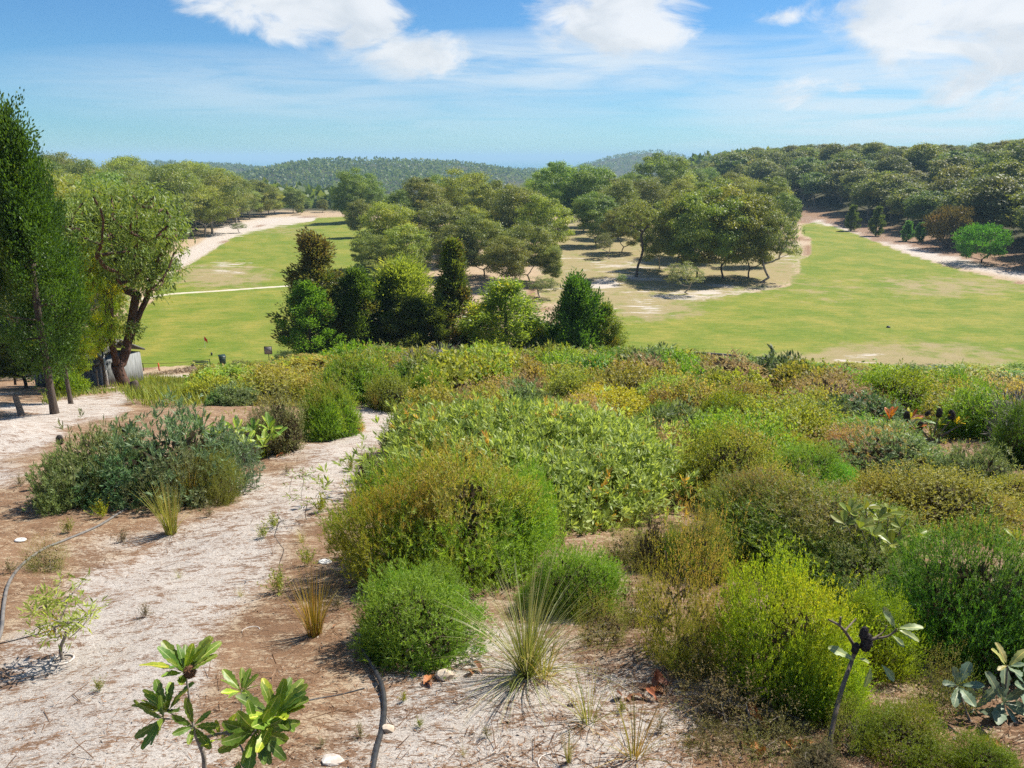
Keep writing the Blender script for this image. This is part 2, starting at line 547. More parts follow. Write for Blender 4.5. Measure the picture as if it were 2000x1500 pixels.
M_DEADLEAF = foliage_mat('dead_leaf_skin', (0.23, 0.115, 0.055), (0.34, 0.19, 0.10), (0.4, 0.3, 0.2), 0.65, 0.25, 0.2, (1.2, 0.9, 0.5))
M_ROCK = plain_mat('pale_stone', (0.52, 0.44, 0.35), (0.36, 0.28, 0.20), 0.85, 14.0, 0.2, 0.4)

def big_leaf_mat(name, c0, c1, edge, rib, rough=0.42, spec=0.38, trans=0.3, tcol=(1.3, 1.25, 0.5)):
    """A large leaf: 'v' runs across the blade, so the midrib shows pale; the object's colour tints it."""
    m, t, out = new_mat(name)
    oi = t.n('ShaderNodeObjectInfo')
    tcn = t.n('ShaderNodeTexCoord')
    n1 = t.noise(tcn.outputs['Object'], 22.0, 4, 0.6)
    c = t.mix(t.ss(n1, 0.3, 0.7), c0, c1)
    c = t.mix(t.ss(t.attr('tip'), 0.2, 1.0), c, edge)
    ribm = t.ss(t.attr('v'), 0.06, 0.0)
    c = t.mix(ribm, c, rib)
    c = t.mul(c, oi.outputs['Color'])
    h = t.n('ShaderNodeHueSaturation')
    t.put(h.inputs['Value'], t.m('ADD', 0.8, t.m('MULTIPLY', oi.outputs['Random'], 0.4)))
    t.put(h.inputs['Hue'], t.m('ADD', 0.485, t.m('MULTIPLY', oi.outputs['Random'], 0.025)))
    t.put(h.inputs['Color'], c)
    p = t.n('ShaderNodeBsdfPrincipled')
    t.put(p.inputs['Base Color'], h.outputs[0])
    p.inputs['Roughness'].default_value = rough
    p.inputs['Specular IOR Level'].default_value = spec
    tr = t.n('ShaderNodeBsdfTranslucent')
    t.put(tr.inputs[0], t.mul(h.outputs[0], tcol))
    mx = t.n('ShaderNodeMixShader')
    mx.inputs[0].default_value = trans
    t.put(mx.inputs[1], p.outputs[0])
    t.put(mx.inputs[2], tr.outputs[0])
    t.put(out.inputs[0], mx.outputs[0])
    return m
M_BIGLEAF = big_leaf_mat('glossy_saw_leaf', (0.085, 0.160, 0.022), (0.170, 0.255, 0.034), (0.42, 0.42, 0.04), (0.42, 0.44, 0.16))
M_SAGELEAF = big_leaf_mat('sage_saw_leaf', (0.115, 0.165, 0.110), (0.175, 0.225, 0.145), (0.22, 0.235, 0.11), (0.36, 0.37, 0.22), 0.45, 0.4, 0.2, (1.1, 1.1, 0.8))
M_LIMELEAF = big_leaf_mat('lime_oval_leaf', (0.18, 0.235, 0.045), (0.27, 0.30, 0.065), (0.32, 0.30, 0.06), (0.36, 0.37, 0.16), 0.4, 0.45, 0.3)
M_DEADBIG = big_leaf_mat('brown_dead_leaf', (0.28, 0.135, 0.060), (0.36, 0.20, 0.10), (0.24, 0.11, 0.05), (0.42, 0.27, 0.15), 0.55, 0.3, 0.2, (1.2, 0.9, 0.5))

# ------------------------------------------------------------------ ground material
def ground_material():
    m, t, out = new_mat('ground')
    geo = t.n('ShaderNodeNewGeometry')
    pos = geo.outputs['Position']
    lawn, sand, dry, lit = t.attr('lawn'), t.attr('sand'), t.attr('dry'), t.attr('litter')
    nA = t.noise(pos, 0.11, 5, 0.6)
    nB = t.noise(pos, 1.1, 6, 0.62)
    nC = t.noise(pos, 7.0, 7, 0.66)
    nD = t.noise(pos, 55.0, 4, 0.7)
    # fine runs of washed sand and needles along the slope
    nE = t.noise(t.mapping(pos, (7, 22, 10), (0, 0, R_(24))), 1.0, 6, 0.72, dist=0.8)
    nF = t.noise(t.mapping(pos, (40, 130, 40), (0, 0, R_(15))), 1.0, 3, 0.6, dist=1.2)
    sandc = t.mix(nC, (0.42, 0.345, 0.27), (0.62, 0.575, 0.515))
    sandc = t.mix(t.ss(sand, 0.15, 0.75), t.mul(sandc, (0.84, 0.72, 0.56)), t.mul(sandc, (1.0, 1.01, 1.04)))
    litc = t.mix(nD, (0.165, 0.088, 0.046), (0.330, 0.200, 0.118))
    litc = t.mix(t.ss(nB, 0.4, 0.62), litc, t.mul(litc, (0.72, 0.68, 0.66)))
    nH = t.noise(t.mapping(pos, (2.6, 5.2, 3), (0, 0, R_(28))), 1.0, 7, 0.70, dist=0.6)
    nJ = t.noise(t.mapping(pos, (16, 44, 20), (0, 0, R_(22))), 1.0, 5, 0.75, dist=1.0)
    lm = t.m('ADD', lit, t.m('MULTIPLY', t.m('SUBTRACT', nE, 0.5), 1.5))
    lm = t.m('ADD', lm, t.m('MULTIPLY', t.m('SUBTRACT', nH, 0.5), 3.0))
    lm = t.m('ADD', lm, t.m('MULTIPLY', t.m('SUBTRACT', nJ, 0.5), 3.2))
    lmask = t.ss(lm, 0.40, 0.66)
    g = t.mix(t.m('MULTIPLY', lmask, 0.93), sandc, litc)
    speck = t.m('MULTIPLY', t.ss(nF, 0.54, 0.66), 0.85)
    g = t.mix(speck, g, (0.12, 0.075, 0.048))
    # mown grass
    l1 = t.mix(t.ss(nA, 0.36, 0.66), (0.128, 0.180, 0.022), (0.205, 0.215, 0.040))
    nG = t.noise(t.mapping(pos, (0.35, 0.9, 1)), 1.0, 6, 0.68)
    nK = t.noise(t.mapping(pos, (1.6, 4.0, 1)), 1.0, 5, 0.75)
    l2 = t.mix(t.ss(nG, 0.25, 0.75), t.mul(l1, (0.74, 0.88, 0.72)), t.mul(l1, (1.32, 1.10, 1.25)))
    l2 = t.mix(t.ss(nK, 0.30, 0.70), t.mul(l2, (0.78, 0.84, 0.75)), t.mul(l2, (1.18, 1.12, 1.15)))
    mow = t.m('SINE', t.m('MULTIPLY', t.m('ADD', t.vm('DOT_PRODUCT', pos, (0.93, 0.36, 0), out=1), t.m('MULTIPLY', nA, 6.0)), 1.15))
    l2 = t.mix(t.ss(mow, -0.6, 0.6, 0.0, 0.16), l2, t.mul(l2, (1.35, 1.2, 1.3)))
    dryc = t.mix(nG, (0.235, 0.190, 0.085), (0.315, 0.255, 0.135))
    dm = t.ss(t.m('ADD', dry, t.m('MULTIPLY', t.m('SUBTRACT', t.noise(pos, 0.22, 6, 0.7), 0.5), 1.5)), 0.36, 0.76)
    l3 = t.mix(dm, l2, dryc)
    nS = t.noise(t.mapping(pos, (0.10, 0.30, 1)), 1.0, 7, 0.72, dist=0.5)
    sm = t.ss(t.m('ADD', sand, t.m('MULTIPLY', t.m('SUBTRACT', nS, 0.5), 2.0)), 0.58, 0.74)
    farsand = t.mix(nG, (0.38, 0.32, 0.25), (0.52, 0.47, 0.41))
    l4 = t.mix(sm, l3, farsand)
    lawnm = t.ss(t.m('ADD', lawn, t.m('MULTIPLY', t.m('SUBTRACT', nB, 0.5), 0.6)), 0.38, 0.62)
    c = t.mix(lawnm, g, l4)
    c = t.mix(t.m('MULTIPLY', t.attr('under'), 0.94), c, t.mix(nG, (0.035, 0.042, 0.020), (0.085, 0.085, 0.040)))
    p = t.n('ShaderNodeBsdfPrincipled')
    t.put(p.inputs['Base Color'], c)
    p.inputs['Roughness'].default_value = 0.9
    p.inputs['Specular IOR Level'].default_value = 0.12
    hgt = t.m('ADD', t.m('MULTIPLY', nC, 0.6), t.m('ADD', t.m('MULTIPLY', nH, 0.8), t.m('ADD', t.m('MULTIPLY', nJ, 0.6), t.m('MULTIPLY', nF, 0.25))))
    b = t.n('ShaderNodeBump')
    b.inputs['Strength'].default_value = 0.75
    b.inputs['Distance'].default_value = 0.06
    t.put(b.inputs['Height'], hgt)
    t.put(p.inputs['Normal'], b.outputs[0])
    t.put(out.inputs[0], p.outputs[0])
    return m
M_GROUND = ground_material()

def poly_sd(px, py, poly):
    """Signed distance to a polygon (positive inside)."""
    P = np.asarray(poly, float)
    Q = np.roll(P, -1, 0)
    d = np.full(px.shape, 1e9)
    ins = np.zeros(px.shape, bool)
    for (x0, y0), (x1, y1) in zip(P, Q):
        ex, ey = x1 - x0, y1 - y0
        tt = np.clip(((px - x0) * ex + (py - y0) * ey) / (ex * ex + ey * ey + 1e-9), 0, 1)
        d = np.minimum(d, np.hypot(px - x0 - tt * ex, py - y0 - tt * ey))
        c = ((y0 > py) != (y1 > py)) & (px < (x1 - x0) * (py - y0) / (y1 - y0 + 1e-12) + x0)
        ins ^= c
    return np.where(ins, d, -d)

def poly_line(px, py, pts, yk=1.0):
    """max over segments of 1 - distance / width; pts are (x, y, width)."""
    best = np.full(px.shape, -5.0)
    for (x0, y0, w0), (x1, y1, w1) in zip(pts[:-1], pts[1:]):
        ex, ey = x1 - x0, (y1 - y0) * yk
        tt = np.clip(((px - x0) * ex + (py - y0) * yk * ey) / (ex * ex + ey * ey), 0, 1)
        dd = np.hypot(px - x0 - tt * ex, (py - y0) * yk - tt * ey)
        best = np.maximum(best, 1 - dd / (w0 + (w1 - w0) * tt))
    return best

LAWN_L = [(150, 745), (175, 640), (290, 600), (325, 545), (400, 500), (470, 455), (560, 428), (700, 422), (760, 470), (760, 640), (700, 705), (470, 711), (330, 716), (210, 722)]
LAWN_R = [(1030, 640), (1150, 625), (1240, 590), (1380, 585), (1545, 560), (1590, 480), (1565, 440), (1600, 432), (1660, 452), (1750, 490), (1850, 522), (2010, 560),
          (2300, 620), (2300, 900), (1650, 750), (1200, 710), (1030, 700)]
PATH_MAIN = [(90, 1560, 270), (265, 1300, 150), (400, 1130, 100), (510, 1030, 72), (600, 965, 56), (680, 895, 46), (735, 838, 40), (800, 795, 26)]
PATH_LEFT = [(-120, 930, 70), (30, 860, 55), (130, 805, 26), (230, 785, 20)]

def build_ground():
    nt, nr = 290, 360
    th = np.linspace(-R_(84), R_(84), nt)
    # close rows near the camera, wide ones far away
    r = np.concatenate([np.linspace(3.0, 40, 150), np.exp(np.linspace(math.log(40), math.log(7000), nr - 149))[1:]])
    TT, RR = np.meshgrid(th, r)
    X, Y = RR * np.sin(TT), RR * np.cos(TT) - 6.0
    Z = hz(X, Y)
    V = np.stack([X, Y, Z], -1).reshape(-1, 3)
    nrw = len(r)
    i = np.arange(nrw - 1)[:, None] * nt + np.arange(nt - 1)[None]
    F = np.stack([i, i + 1, i + nt + 1, i + nt], -1).reshape(-1, 4)
    mb = MB()
    mb.add(V, F)
    me = mb.mesh('ground', M_GROUND, smooth=True)
    x, y, z = V.T
    px, py, zc = project(x, y, z)
    vis = zc > 1.0
    px = np.where(vis, np.clip(px, -3000, 5000), -3000)
    py = np.where(vis, np.clip(py, -500, 3000), 3000)
    far = y > 70
    n1 = NZ4(x, y, 0.12)
    sdL = poly_sd(px, py, LAWN_L)
    sdR = poly_sd(px, py, LAWN_R)
    sd = np.maximum(sdL, sdR)
    lawn = sstep(sd, -7, 7) * far
    # the open ground between the two fairways: thin dry grass and sand
    mid = sstep(poly_sd(px, py, [(1040, 600), (1060, 430), (1130, 400), (1230, 430), (1420, 470), (1580, 470), (1560, 560), (1400, 590), (1240, 620)]), -26, 26) * far
    lawn = np.maximum(lawn, mid * 0.62)
    beyond = (y > 75) & (np.abs(x) < 110) & (lawn < 0.2) & (y < 420)
    lawn = np.where(beyond, np.maximum(lawn, 0.36), lawn)
    def el(cx, cyy, hx, hy):
        return np.clip(1 - ((px - cx) / hx) ** 2 - ((py - cyy) / hy) ** 2, 0, 1) * far
    dry = 0.10 + 0.10 * n1
    dry = np.maximum.reduce([dry, 0.72 * mid, 0.75 * el(430, 540, 160, 40), 1.1 * el(1700, 708, 160, 30), 0.75 * el(1280, 605, 150, 45), 0.75 * el(1750, 710, 420, 70),
                             0.62 * el(1850, 560, 260, 40), 0.45 * el(1600, 560, 200, 60), 0.5 * el(560, 450, 120, 22), 0.35 * el(300, 610, 120, 26)])
    dry = dry - 0.5 * el(640, 500, 120, 40) - 0.7 * el(420, 690, 260, 26) - 0.5 * el(1450, 650, 220, 40) - 0.5 * el(1620, 500, 90, 40)
    sand = np.maximum.reduce([np.clip(poly_line(px, py, [(300, 540, 22), (345, 512, 26), (400, 484, 24), (440, 455, 30), (520, 437, 26), (610, 428, 12)], 1.3), 0, 1) * 1.25 * far,
                              np.clip(poly_line(px, py, [(1560, 425, 14), (1640, 442, 18), (1710, 458, 24), (1790, 490, 30), (1900, 515, 26), (2060, 545, 26)], 1.2), 0, 1) * 0.95 * far,
                              1.2 * el(1180, 556, 50, 16), 0.62 * el(1270, 600, 140, 40), 0.52 * mid * (0.7 + 0.3 * n1), 0.6 * el(430, 520, 120, 40), 0.58 * el(1690, 702, 110, 20), 0.5 * el(1090, 570, 60, 30), 0.62 * el(300, 735, 90, 12)])
    # the sand track across the heath in front
    nn = 0.30 * NZ1(x, y, 1.3) + 0.22 * NZ2(x, y, 3.5)
    s_near = np.maximum(poly_line(px, py, PATH_MAIN), poly_line(px, py, PATH_LEFT)) + nn
    s_near = np.maximum(s_near, poly_line(px, py, [(820, 1480, 120), (1000, 1420, 150), (1200, 1470, 120)]) * 0.55 + nn)
    s_near = sstep(s_near, -0.9, 0.9)
    sand = np.where(far, sand, s_near)
    litter = np.where(far, np.where(lawn > 0.3, 0.2, 0.9), 0.72 - 0.46 * s_near)
    track = np.clip(poly_line(px, py, [(100, 760, 12), (230, 748, 16), (330, 740, 14), (450, 722, 10)], 2.0), 0, 1) * ((y > 45) & (y < 90))
    litter = litter - 1.4 * track
    sand = np.maximum(sand, track)
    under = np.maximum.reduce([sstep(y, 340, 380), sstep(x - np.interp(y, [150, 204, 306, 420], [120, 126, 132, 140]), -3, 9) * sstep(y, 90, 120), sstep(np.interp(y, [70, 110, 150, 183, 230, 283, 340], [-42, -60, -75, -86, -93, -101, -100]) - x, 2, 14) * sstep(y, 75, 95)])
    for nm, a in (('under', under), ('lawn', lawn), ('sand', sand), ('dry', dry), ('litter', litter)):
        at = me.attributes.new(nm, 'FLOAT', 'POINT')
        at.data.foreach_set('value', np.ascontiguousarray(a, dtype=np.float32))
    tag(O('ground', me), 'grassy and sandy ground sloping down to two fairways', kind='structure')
build_ground()

def build_sea():
    m, t, out = new_mat('sea_water')
    p = t.n('ShaderNodeBsdfPrincipled')
    p.inputs['Base Color'].default_value = (0.03, 0.17, 0.22, 1)
    p.inputs['Roughness'].default_value = 0.35
    geo = t.n('ShaderNodeNewGeometry')
    b = t.n('ShaderNodeBump')
    b.inputs['Strength'].default_value = 0.25
    t.put(b.inputs['Height'], t.noise(geo.outputs['Position'], 0.02, 5, 0.6))
    t.put(p.inputs['Normal'], b.outputs[0])
    t.put(out.inputs[0], p.outputs[0])
    mb = MB()
    mb.add([[-40000, 1500, -62], [40000, 1500, -62], [40000, 42000, -62], [-40000, 42000, -62]], [[0, 1, 2, 3]])
    tag(O('sea', mb.mesh('sea', m)), 'blue sea along the horizon behind the hills', kind='structure')
build_sea()

def build_path():
    """The pale cart path that crosses the left fairway."""
    pts = [G(255, 588), G(330, 575), G(420, 569), G(500, 563), G(560, 559), G(640, 553), G(720, 549)]
    c = spline(pts, 60)
    d = nrm(np.gradient(c[:, :2], axis=0))
    nrmv = np.stack([-d[:, 1], d[:, 0]], 1)
    mb = MB()
    V = []
    for k, (p, n) in enumerate(zip(c, nrmv)):
        w = 1.05 + 0.12 * math.sin(k * 1.7) + 0.1 * math.sin(k * 0.6)
        for s in (-1, -0.35, 0.35, 1):
            q = p[:2] + n * w * s
            V.append([q[0], q[1], float(hz(q[0], q[1])) + (0.03 if abs(s) < 1 else -0.02)])
    F = [[k * 4 + j, k * 4 + j + 1, (k + 1) * 4 + j + 1, (k + 1) * 4 + j] for k in range(len(c) - 1) for j in range(3)]
    mb.add(V, F)
    tag(O('path', mb.mesh('path', plain_mat('path_sand', (0.56, 0.50, 0.40), (0.44, 0.39, 0.28), 0.9, 0.8))), 'pale sandy path across the fairway', kind='structure')
build_path()
HAZE = True
if HAZE:
    m, t, out = new_mat('haze')
    vp = t.n('ShaderNodeVolumePrincipled')
    vp.inputs['Color'].default_value = (0.52, 0.80, 1.0, 1)
    vp.inputs['Density'].default_value = 0.00016
    vp.inputs['Anisotropy'].default_value = 0.0
    t.put(out.inputs['Volume'], vp.outputs[0])
    mb = MB()
    box(mb, [0, 20500, -15], [90000, 43400, 190])
    tag(O('haze', mb.mesh('haze', m)), 'thin blue air over the land and sea', kind='stuff')
print('setting', round(time.time() - T0, 1))

# ------------------------------------------------------------------ growing plants
def grow(rng, trunk, attract, step, bow=0.12, down_pen=1.2, limbs=()):
    """Branches reach from the trunk to every foliage point. Returns nodes, parents, tip node index per point."""
    nodes = [np.asarray(p, float) for p in trunk]
    par = [-1] + list(range(len(trunk) - 1))
    top = nodes[-1]
    for start, pts in limbs:
        prev = start
        for q in pts:
            nodes.append(np.asarray(q, float))
            par.append(prev)
            prev = len(nodes) - 1
    lo = max(1, int(len(trunk) * 0.35))
    order = np.argsort(np.linalg.norm(attract - top, axis=1))
    tips = np.zeros(len(attract), int)
    for k in order:
        a = attract[k]
        N = np.array(nodes[lo:])
        dv = a - N
        d = np.linalg.norm(dv, axis=1)
        cost = d + down_pen * np.maximum(0, -dv[:, 2]) + 0.35 * np.maximum(0, d - 1.2 * np.abs(dv[:, 2]) - 4 * step)
        j = int(np.argmin(cost)) + lo
        p0 = nodes[j]
        n = max(1, int(round(np.linalg.norm(a - p0) / step)))
        L = np.linalg.norm(a - p0)
        off = rng.normal(size=3) * bow * L
        off[2] = -abs(off[2]) * 0.6
        prev = j
        for i in range(1, n + 1):
            t = i / n
            q = p0 + (a - p0) * t + off * (4 * t * (1 - t)) * 0.5 + (rng.normal(size=3) * 0.05 * step if i < n else 0)
            nodes.append(q)
            par.append(prev)
            prev = len(nodes) - 1
        tips[k] = prev
    return np.array(nodes), np.array(par), tips

def branch_mesh(mb, nodes, par, r_tip, r_base, n_trunk, sides=6, p=2.3, flare=1.5, taper=0.35):
    n = len(nodes)
    acc = np.zeros(n)
    has = np.zeros(n, bool)
    for i in range(n - 1, 0, -1):
        if not has[i]:
            acc[i] = max(acc[i], r_tip ** p)
        acc[par[i]] += acc[i]
        has[par[i]] = True
    r = acc ** (1 / p)
    r *= r_base / max(r[min(2, n_trunk - 1)], 1e-6)
    r = np.maximum(r, r_tip)
    for i in range(n_trunk):
        t = i / max(n_trunk - 1, 1)
        r[i] = max(r[i], r_base * (1 + (flare - 1) * max(0, 1 - t * 3.2) ** 2) * ((1 - taper * t) if taper < 0.8 else (1 - t) ** 2.0 * 0.95 + 0.05))
    i = np.arange(1, n)
    j = par[i]
    ra = np.minimum(r[j], r[i] * 1.25)
    ra[:n_trunk - 1] = r[j][:n_trunk - 1]
    D = nrm(nodes[i] - nodes[j])
    frusta(mb, nodes[j] - D * (ra * 0.4)[:, None], nodes[i], ra, r[i], sides)
    return r

def clump_leaves(rng, C, Rc, n, L, W, mode='droop', flat=0.65, tipf=0.15, shell=0.55, lvar=0.35, axis=None):
    """n leaves around every centre C; returns quads, v, tip."""
    k = len(C)
    Rc = np.broadcast_to(np.asarray(Rc, float), (k,))
    idx = np.repeat(np.arange(k), n)
    d = nrm(rng.normal(size=(k * n, 3)))
    rr = shell + (1 - shell) * rng.random((k * n, 1)) ** 0.5
    rr *= 1 + 0.22 * rng.normal(size=(k * n, 1))
    off = d * rr
    off[:, 2] *= flat
    off[:, 2] += 0.12 * rr[:, 0]
    P = C[idx] + off * Rc[idx][:, None]
    rn = rng.normal(size=(k * n, 3))
    if mode == 'droop':
        fl = rng.random(k * n) < 0.40
        z_ = P[:, 2] - C[idx][:, 2]
        P[:, 2] = C[idx][:, 2] + np.where(fl, np.abs(z_), z_ * 0.8)
        D = nrm(rn * 0.6 + d * 0.5 + np.array([0, 0, -0.75]))
    elif mode == 'up':
        D = nrm(rn * 0.35 + d * 0.35 + np.array([0, 0, 0.95]))
    else:
        D = nrm(rn * 0.55 + d * 0.8 + np.array([0, 0, 0.25]))
    LL = L * (1 + lvar * rng.uniform(-1, 1, k * n))
    Q = leaf_quads(P, D, LL, W * (LL / L), rng, N=d * 1.0 + np.array([0, 0, 0.6]) + rng.normal(size=(k * n, 3)) * 0.55)
    cv = rng.random(k)
    v = np.clip(0.55 * cv[idx] + 0.45 * rng.random(k * n) + 0.12 * rng.normal(size=k * n), 0, 1)
    ct = (rng.random(k) < tipf * 1.4) * rng.uniform(0.3, 1.0, k)
    tip = ct[idx] * rng.random(k * n)
    return Q, v, tip

def env_points(rng, n, c, rad, shell=0.55, zmin=-0.45, dmin=None, lobes=0):
    """Foliage points in the outer part of an uneven ellipsoid."""
    out = []
    lob = nrm(rng.normal(size=(max(lobes, 1), 3)))
    la = rng.uniform(-0.48, 0.34, max(lobes, 1))
    tries = 0
    while len(out) < n and tries < n * 60:
        tries += 1
        d = nrm(rng.normal(size=3))
        if d[2] < zmin:
            continue
        f = 1 + (la * np.exp(-((lob - d) ** 2).sum(1) / 0.35)).sum() if lobes else 1
        p = np.asarray(c) + d * np.asarray(rad) * f * (shell + (1 - shell) * rng.random() ** 0.6)
        if dmin is not None and out and np.min(np.linalg.norm(np.array(out) - p, axis=1)) < dmin * (1 - 0.6 * tries / (n * 60)):
            continue
        out.append(p)
    return np.array(out)

def euc_proto(seed, H=18, spread=0.36, fork=0.28, n_cl=70, n_leaf=150, L=0.45, W=0.16, clump=1.35, lean=(0, 0), sides=6, mat=None, bark=None,
              low=0.62, hz_=0.33, zmin=-0.45, tipf=0.2, flat=0.62, stems=1, mode='droop', lobes=9, r_base=None, trunk=None, shell=0.5):
    rng = np.random.default_rng(seed)
    lean = np.asarray(lean, float)
    fh = fork * H
    nt_ = 7
    if trunk is None:
        ang = rng.uniform(0, 6.28)
        trunk = [np.array([lean[0] * t ** 1.3 + 0.012 * H * math.sin(ang + 4 * t) * t, lean[1] * t ** 1.3 + 0.012 * H * math.cos(ang + 3 * t) * t, -0.3 + (fh + 0.3) * t]) for t in np.linspace(0, 1, nt_)]
    else:
        nt_ = len(trunk)
    A = env_points(rng, n_cl, (lean[0] * 1.5, lean[1] * 1.5, low * H), (spread * H, spread * H, hz_ * H), shell, zmin, dmin=clump * 1.0, lobes=lobes)
    nodes, par, tips = grow(rng, trunk, A, H * 0.055, 0.14)
    mb = MB()
    branch_mesh(mb, nodes, par, 0.0012 * H, r_base or 0.017 * H, nt_, sides)
    tr = mb.mesh('tree_trunk', bark or M_PALEBARK, smooth=True)
    cb_ = MB()
    Q, v, tip = clump_leaves(rng, A, clump * rng.uniform(0.5, 1.35, len(A)), n_leaf, L, W, mode, flat, tipf)
    cb_.quads(Q, v, tip)
    # leaves along the finer branches
    return tr, cb_.mesh('tree_crown', mat or M_EUC)

def conifer_proto(seed, H=9, R=1.9, n_cl=110, n_leaf=160, L=0.20, W=0.05, clump=0.42, base=0.06, mat=None, point=1.0, tipf=0.15, topbrown=False, mode='up', fat=0.35, sides=6, stretch=1.5, spread_up=0.55):
    """Upright tree of plume-like sprays: widest at 'fat' of its height."""
    rng = np.random.default_rng(seed)
    A = []
    ga = rng.uniform(0, 6.28, 6)
    while len(A) < n_cl:
        t = rng.random() ** 0.85
        prof = (min(1, (t + 0.08) / fat) ** 0.6) * (max(0, 1 - max(0, t - fat) / (1 - fat)) ** point)
        th = rng.uniform(0, 6.28)
        rr = R * prof * (0.10 + 0.90 * rng.random() ** 0.6) * (1 + 0.16 * math.sin(3 * th + ga[0] + 5 * t) + 0.12 * math.sin(5 * th + ga[1] - 7 * t))
        A.append([rr * math.cos(th), rr * math.sin(th), H * (base + (1 - base) * t) - 0.25 * clump])
    A = np.array(A)
    trunk = [np.array([0.02 * H * math.sin(ga[2] + 2 * t) * t, 0.02 * H * math.cos(ga[3] + 2 * t) * t, -0.25 + (H * 0.9 + 0.25) * t]) for t in np.linspace(0, 1, 16)]
    nodes, par, tips = grow(rng, trunk, A, H * 0.05, 0.08, 2.2)
    # keep limbs close to the leader: raise the start by the growth rule above
    mb = MB()
    branch_mesh(mb, nodes, par, 0.0012 * H, 0.016 * H, 16, sides, taper=0.9)
    tr = mb.mesh('conifer_trunk', M_BARK, smooth=True)
    k = len(A)
    idx = np.repeat(np.arange(k), n_leaf)
    rad = nrm(A * np.array([1, 1, 0]) + 1e-6)
    axis = nrm(rad * (1 - spread_up) + np.array([0, 0, spread_up]) + rng.normal(size=(k, 3)) * 0.14)
    d = nrm(rng.normal(size=(k * n_leaf, 3)))
    rr = (0.25 + 0.75 * rng.random((k * n_leaf, 1)))
    off = d * rr
    cs = clump * rng.uniform(0.7, 1.35, k)
    al = (off * axis[idx]).sum(1, keepdims=True)
    off = off + axis[idx] * al * (stretch - 1) + axis[idx] * 0.3
    # narrower toward the tip of the plume
    tap = np.clip(1.05 - 0.38 * al, 0.35, 1.3)
    off = axis[idx] * (off * axis[idx]).sum(1, keepdims=True) + (off - axis[idx] * (off * axis[idx]).sum(1, keepdims=True)) * tap
    P = A[idx] + off * cs[idx][:, None]
    if mode == 'up':
        D = nrm(axis[idx] * 1.0 + rng.normal(size=(k * n_leaf, 3)) * 0.42 + d * 0.3)
    else:
        D = nrm(axis[idx] * 0.5 + rng.normal(size=(k * n_leaf, 3)) * 0.5 + d * 0.5 + np.array([0, 0, -0.25]))
    LL = L * rng.uniform(0.6, 1.35, k * n_leaf)
    Q = leaf_quads(P, D, LL, W, rng, N=d * 0.8 + rad[idx] * 0.5 + np.array([0, 0, 0.3]) + rng.normal(size=(k * n_leaf, 3)) * 0.5)
    cv = rng.random(k)
    v = np.clip(0.5 * cv[idx] + 0.5 * rng.random(k * n_leaf), 0, 1)
    ct = (rng.random(k) < tipf) * rng.uniform(0.4, 1, k)
    if topbrown:
        ct = np.maximum(ct, np.clip((A[:, 2] / H - 0.45) * 2.4 + rng.normal(size=k) * 0.25, 0, 1) * 0.9)
        ct = np.maximum(ct, np.clip((-A[:, 0] / R) * 0.9 + rng.normal(size=k) * 0.2, 0, 0.8))
    tip = ct[idx] * (0.5 + 0.5 * rng.random(k * n_leaf))
    cb_ = MB()
    cb_.quads(Q, v, tip)
    return tr, cb_.mesh('conifer_crown', mat or M_CYP)

# ------------------------------------------------------------------ shrubs
def dome_field(rng, n=34, amp=0.2, sig=0.34):
    B = nrm(rng.normal(size=(n, 3)))
    B[:, 2] = np.abs(B[:, 2])
    a = rng.uniform(-amp, amp, n)
    s = sig * rng.uniform(0.5, 1.5, n)
    return lambda d: (a * np.exp(-((d[:, None, :] - B[None]) ** 2).sum(2) / (2 * s ** 2))).sum(1)

def dome_dirs(rng, n, zlo=-0.12):
    z = rng.uniform(zlo, 1, n)
    ph = rng.uniform(0, 2 * math.pi, n)
    s = np.sqrt(np.maximum(0, 1 - z * z))
    return np.stack([s * np.cos(ph), s * np.sin(ph), z], 1)

def shrub_stems(seed, R, H, n=14, r=0.014, mat=None, curly=0.25):
    rng = np.random.default_rng(seed)
    A = dome_dirs(rng, n * 3, 0.05) * np.array([R, R, H]) * rng.uniform(0.55, 0.9, (n * 3, 1))
    trunk = [np.array([0, 0, -0.05]), np.array([0.01, 0, 0.05 * H]), np.array([0.02, 0.01, 0.12 * H])]
    nodes, par, tips = grow(rng, trunk, A, max(R, H) * 0.16, curly, 0.5)
    mb = MB()
    branch_mesh(mb, nodes, par, r * 0.25, r * 1.6, 3, 4)
    return mb.mesh('shrub_stems', mat or M_STEM, smooth=True)

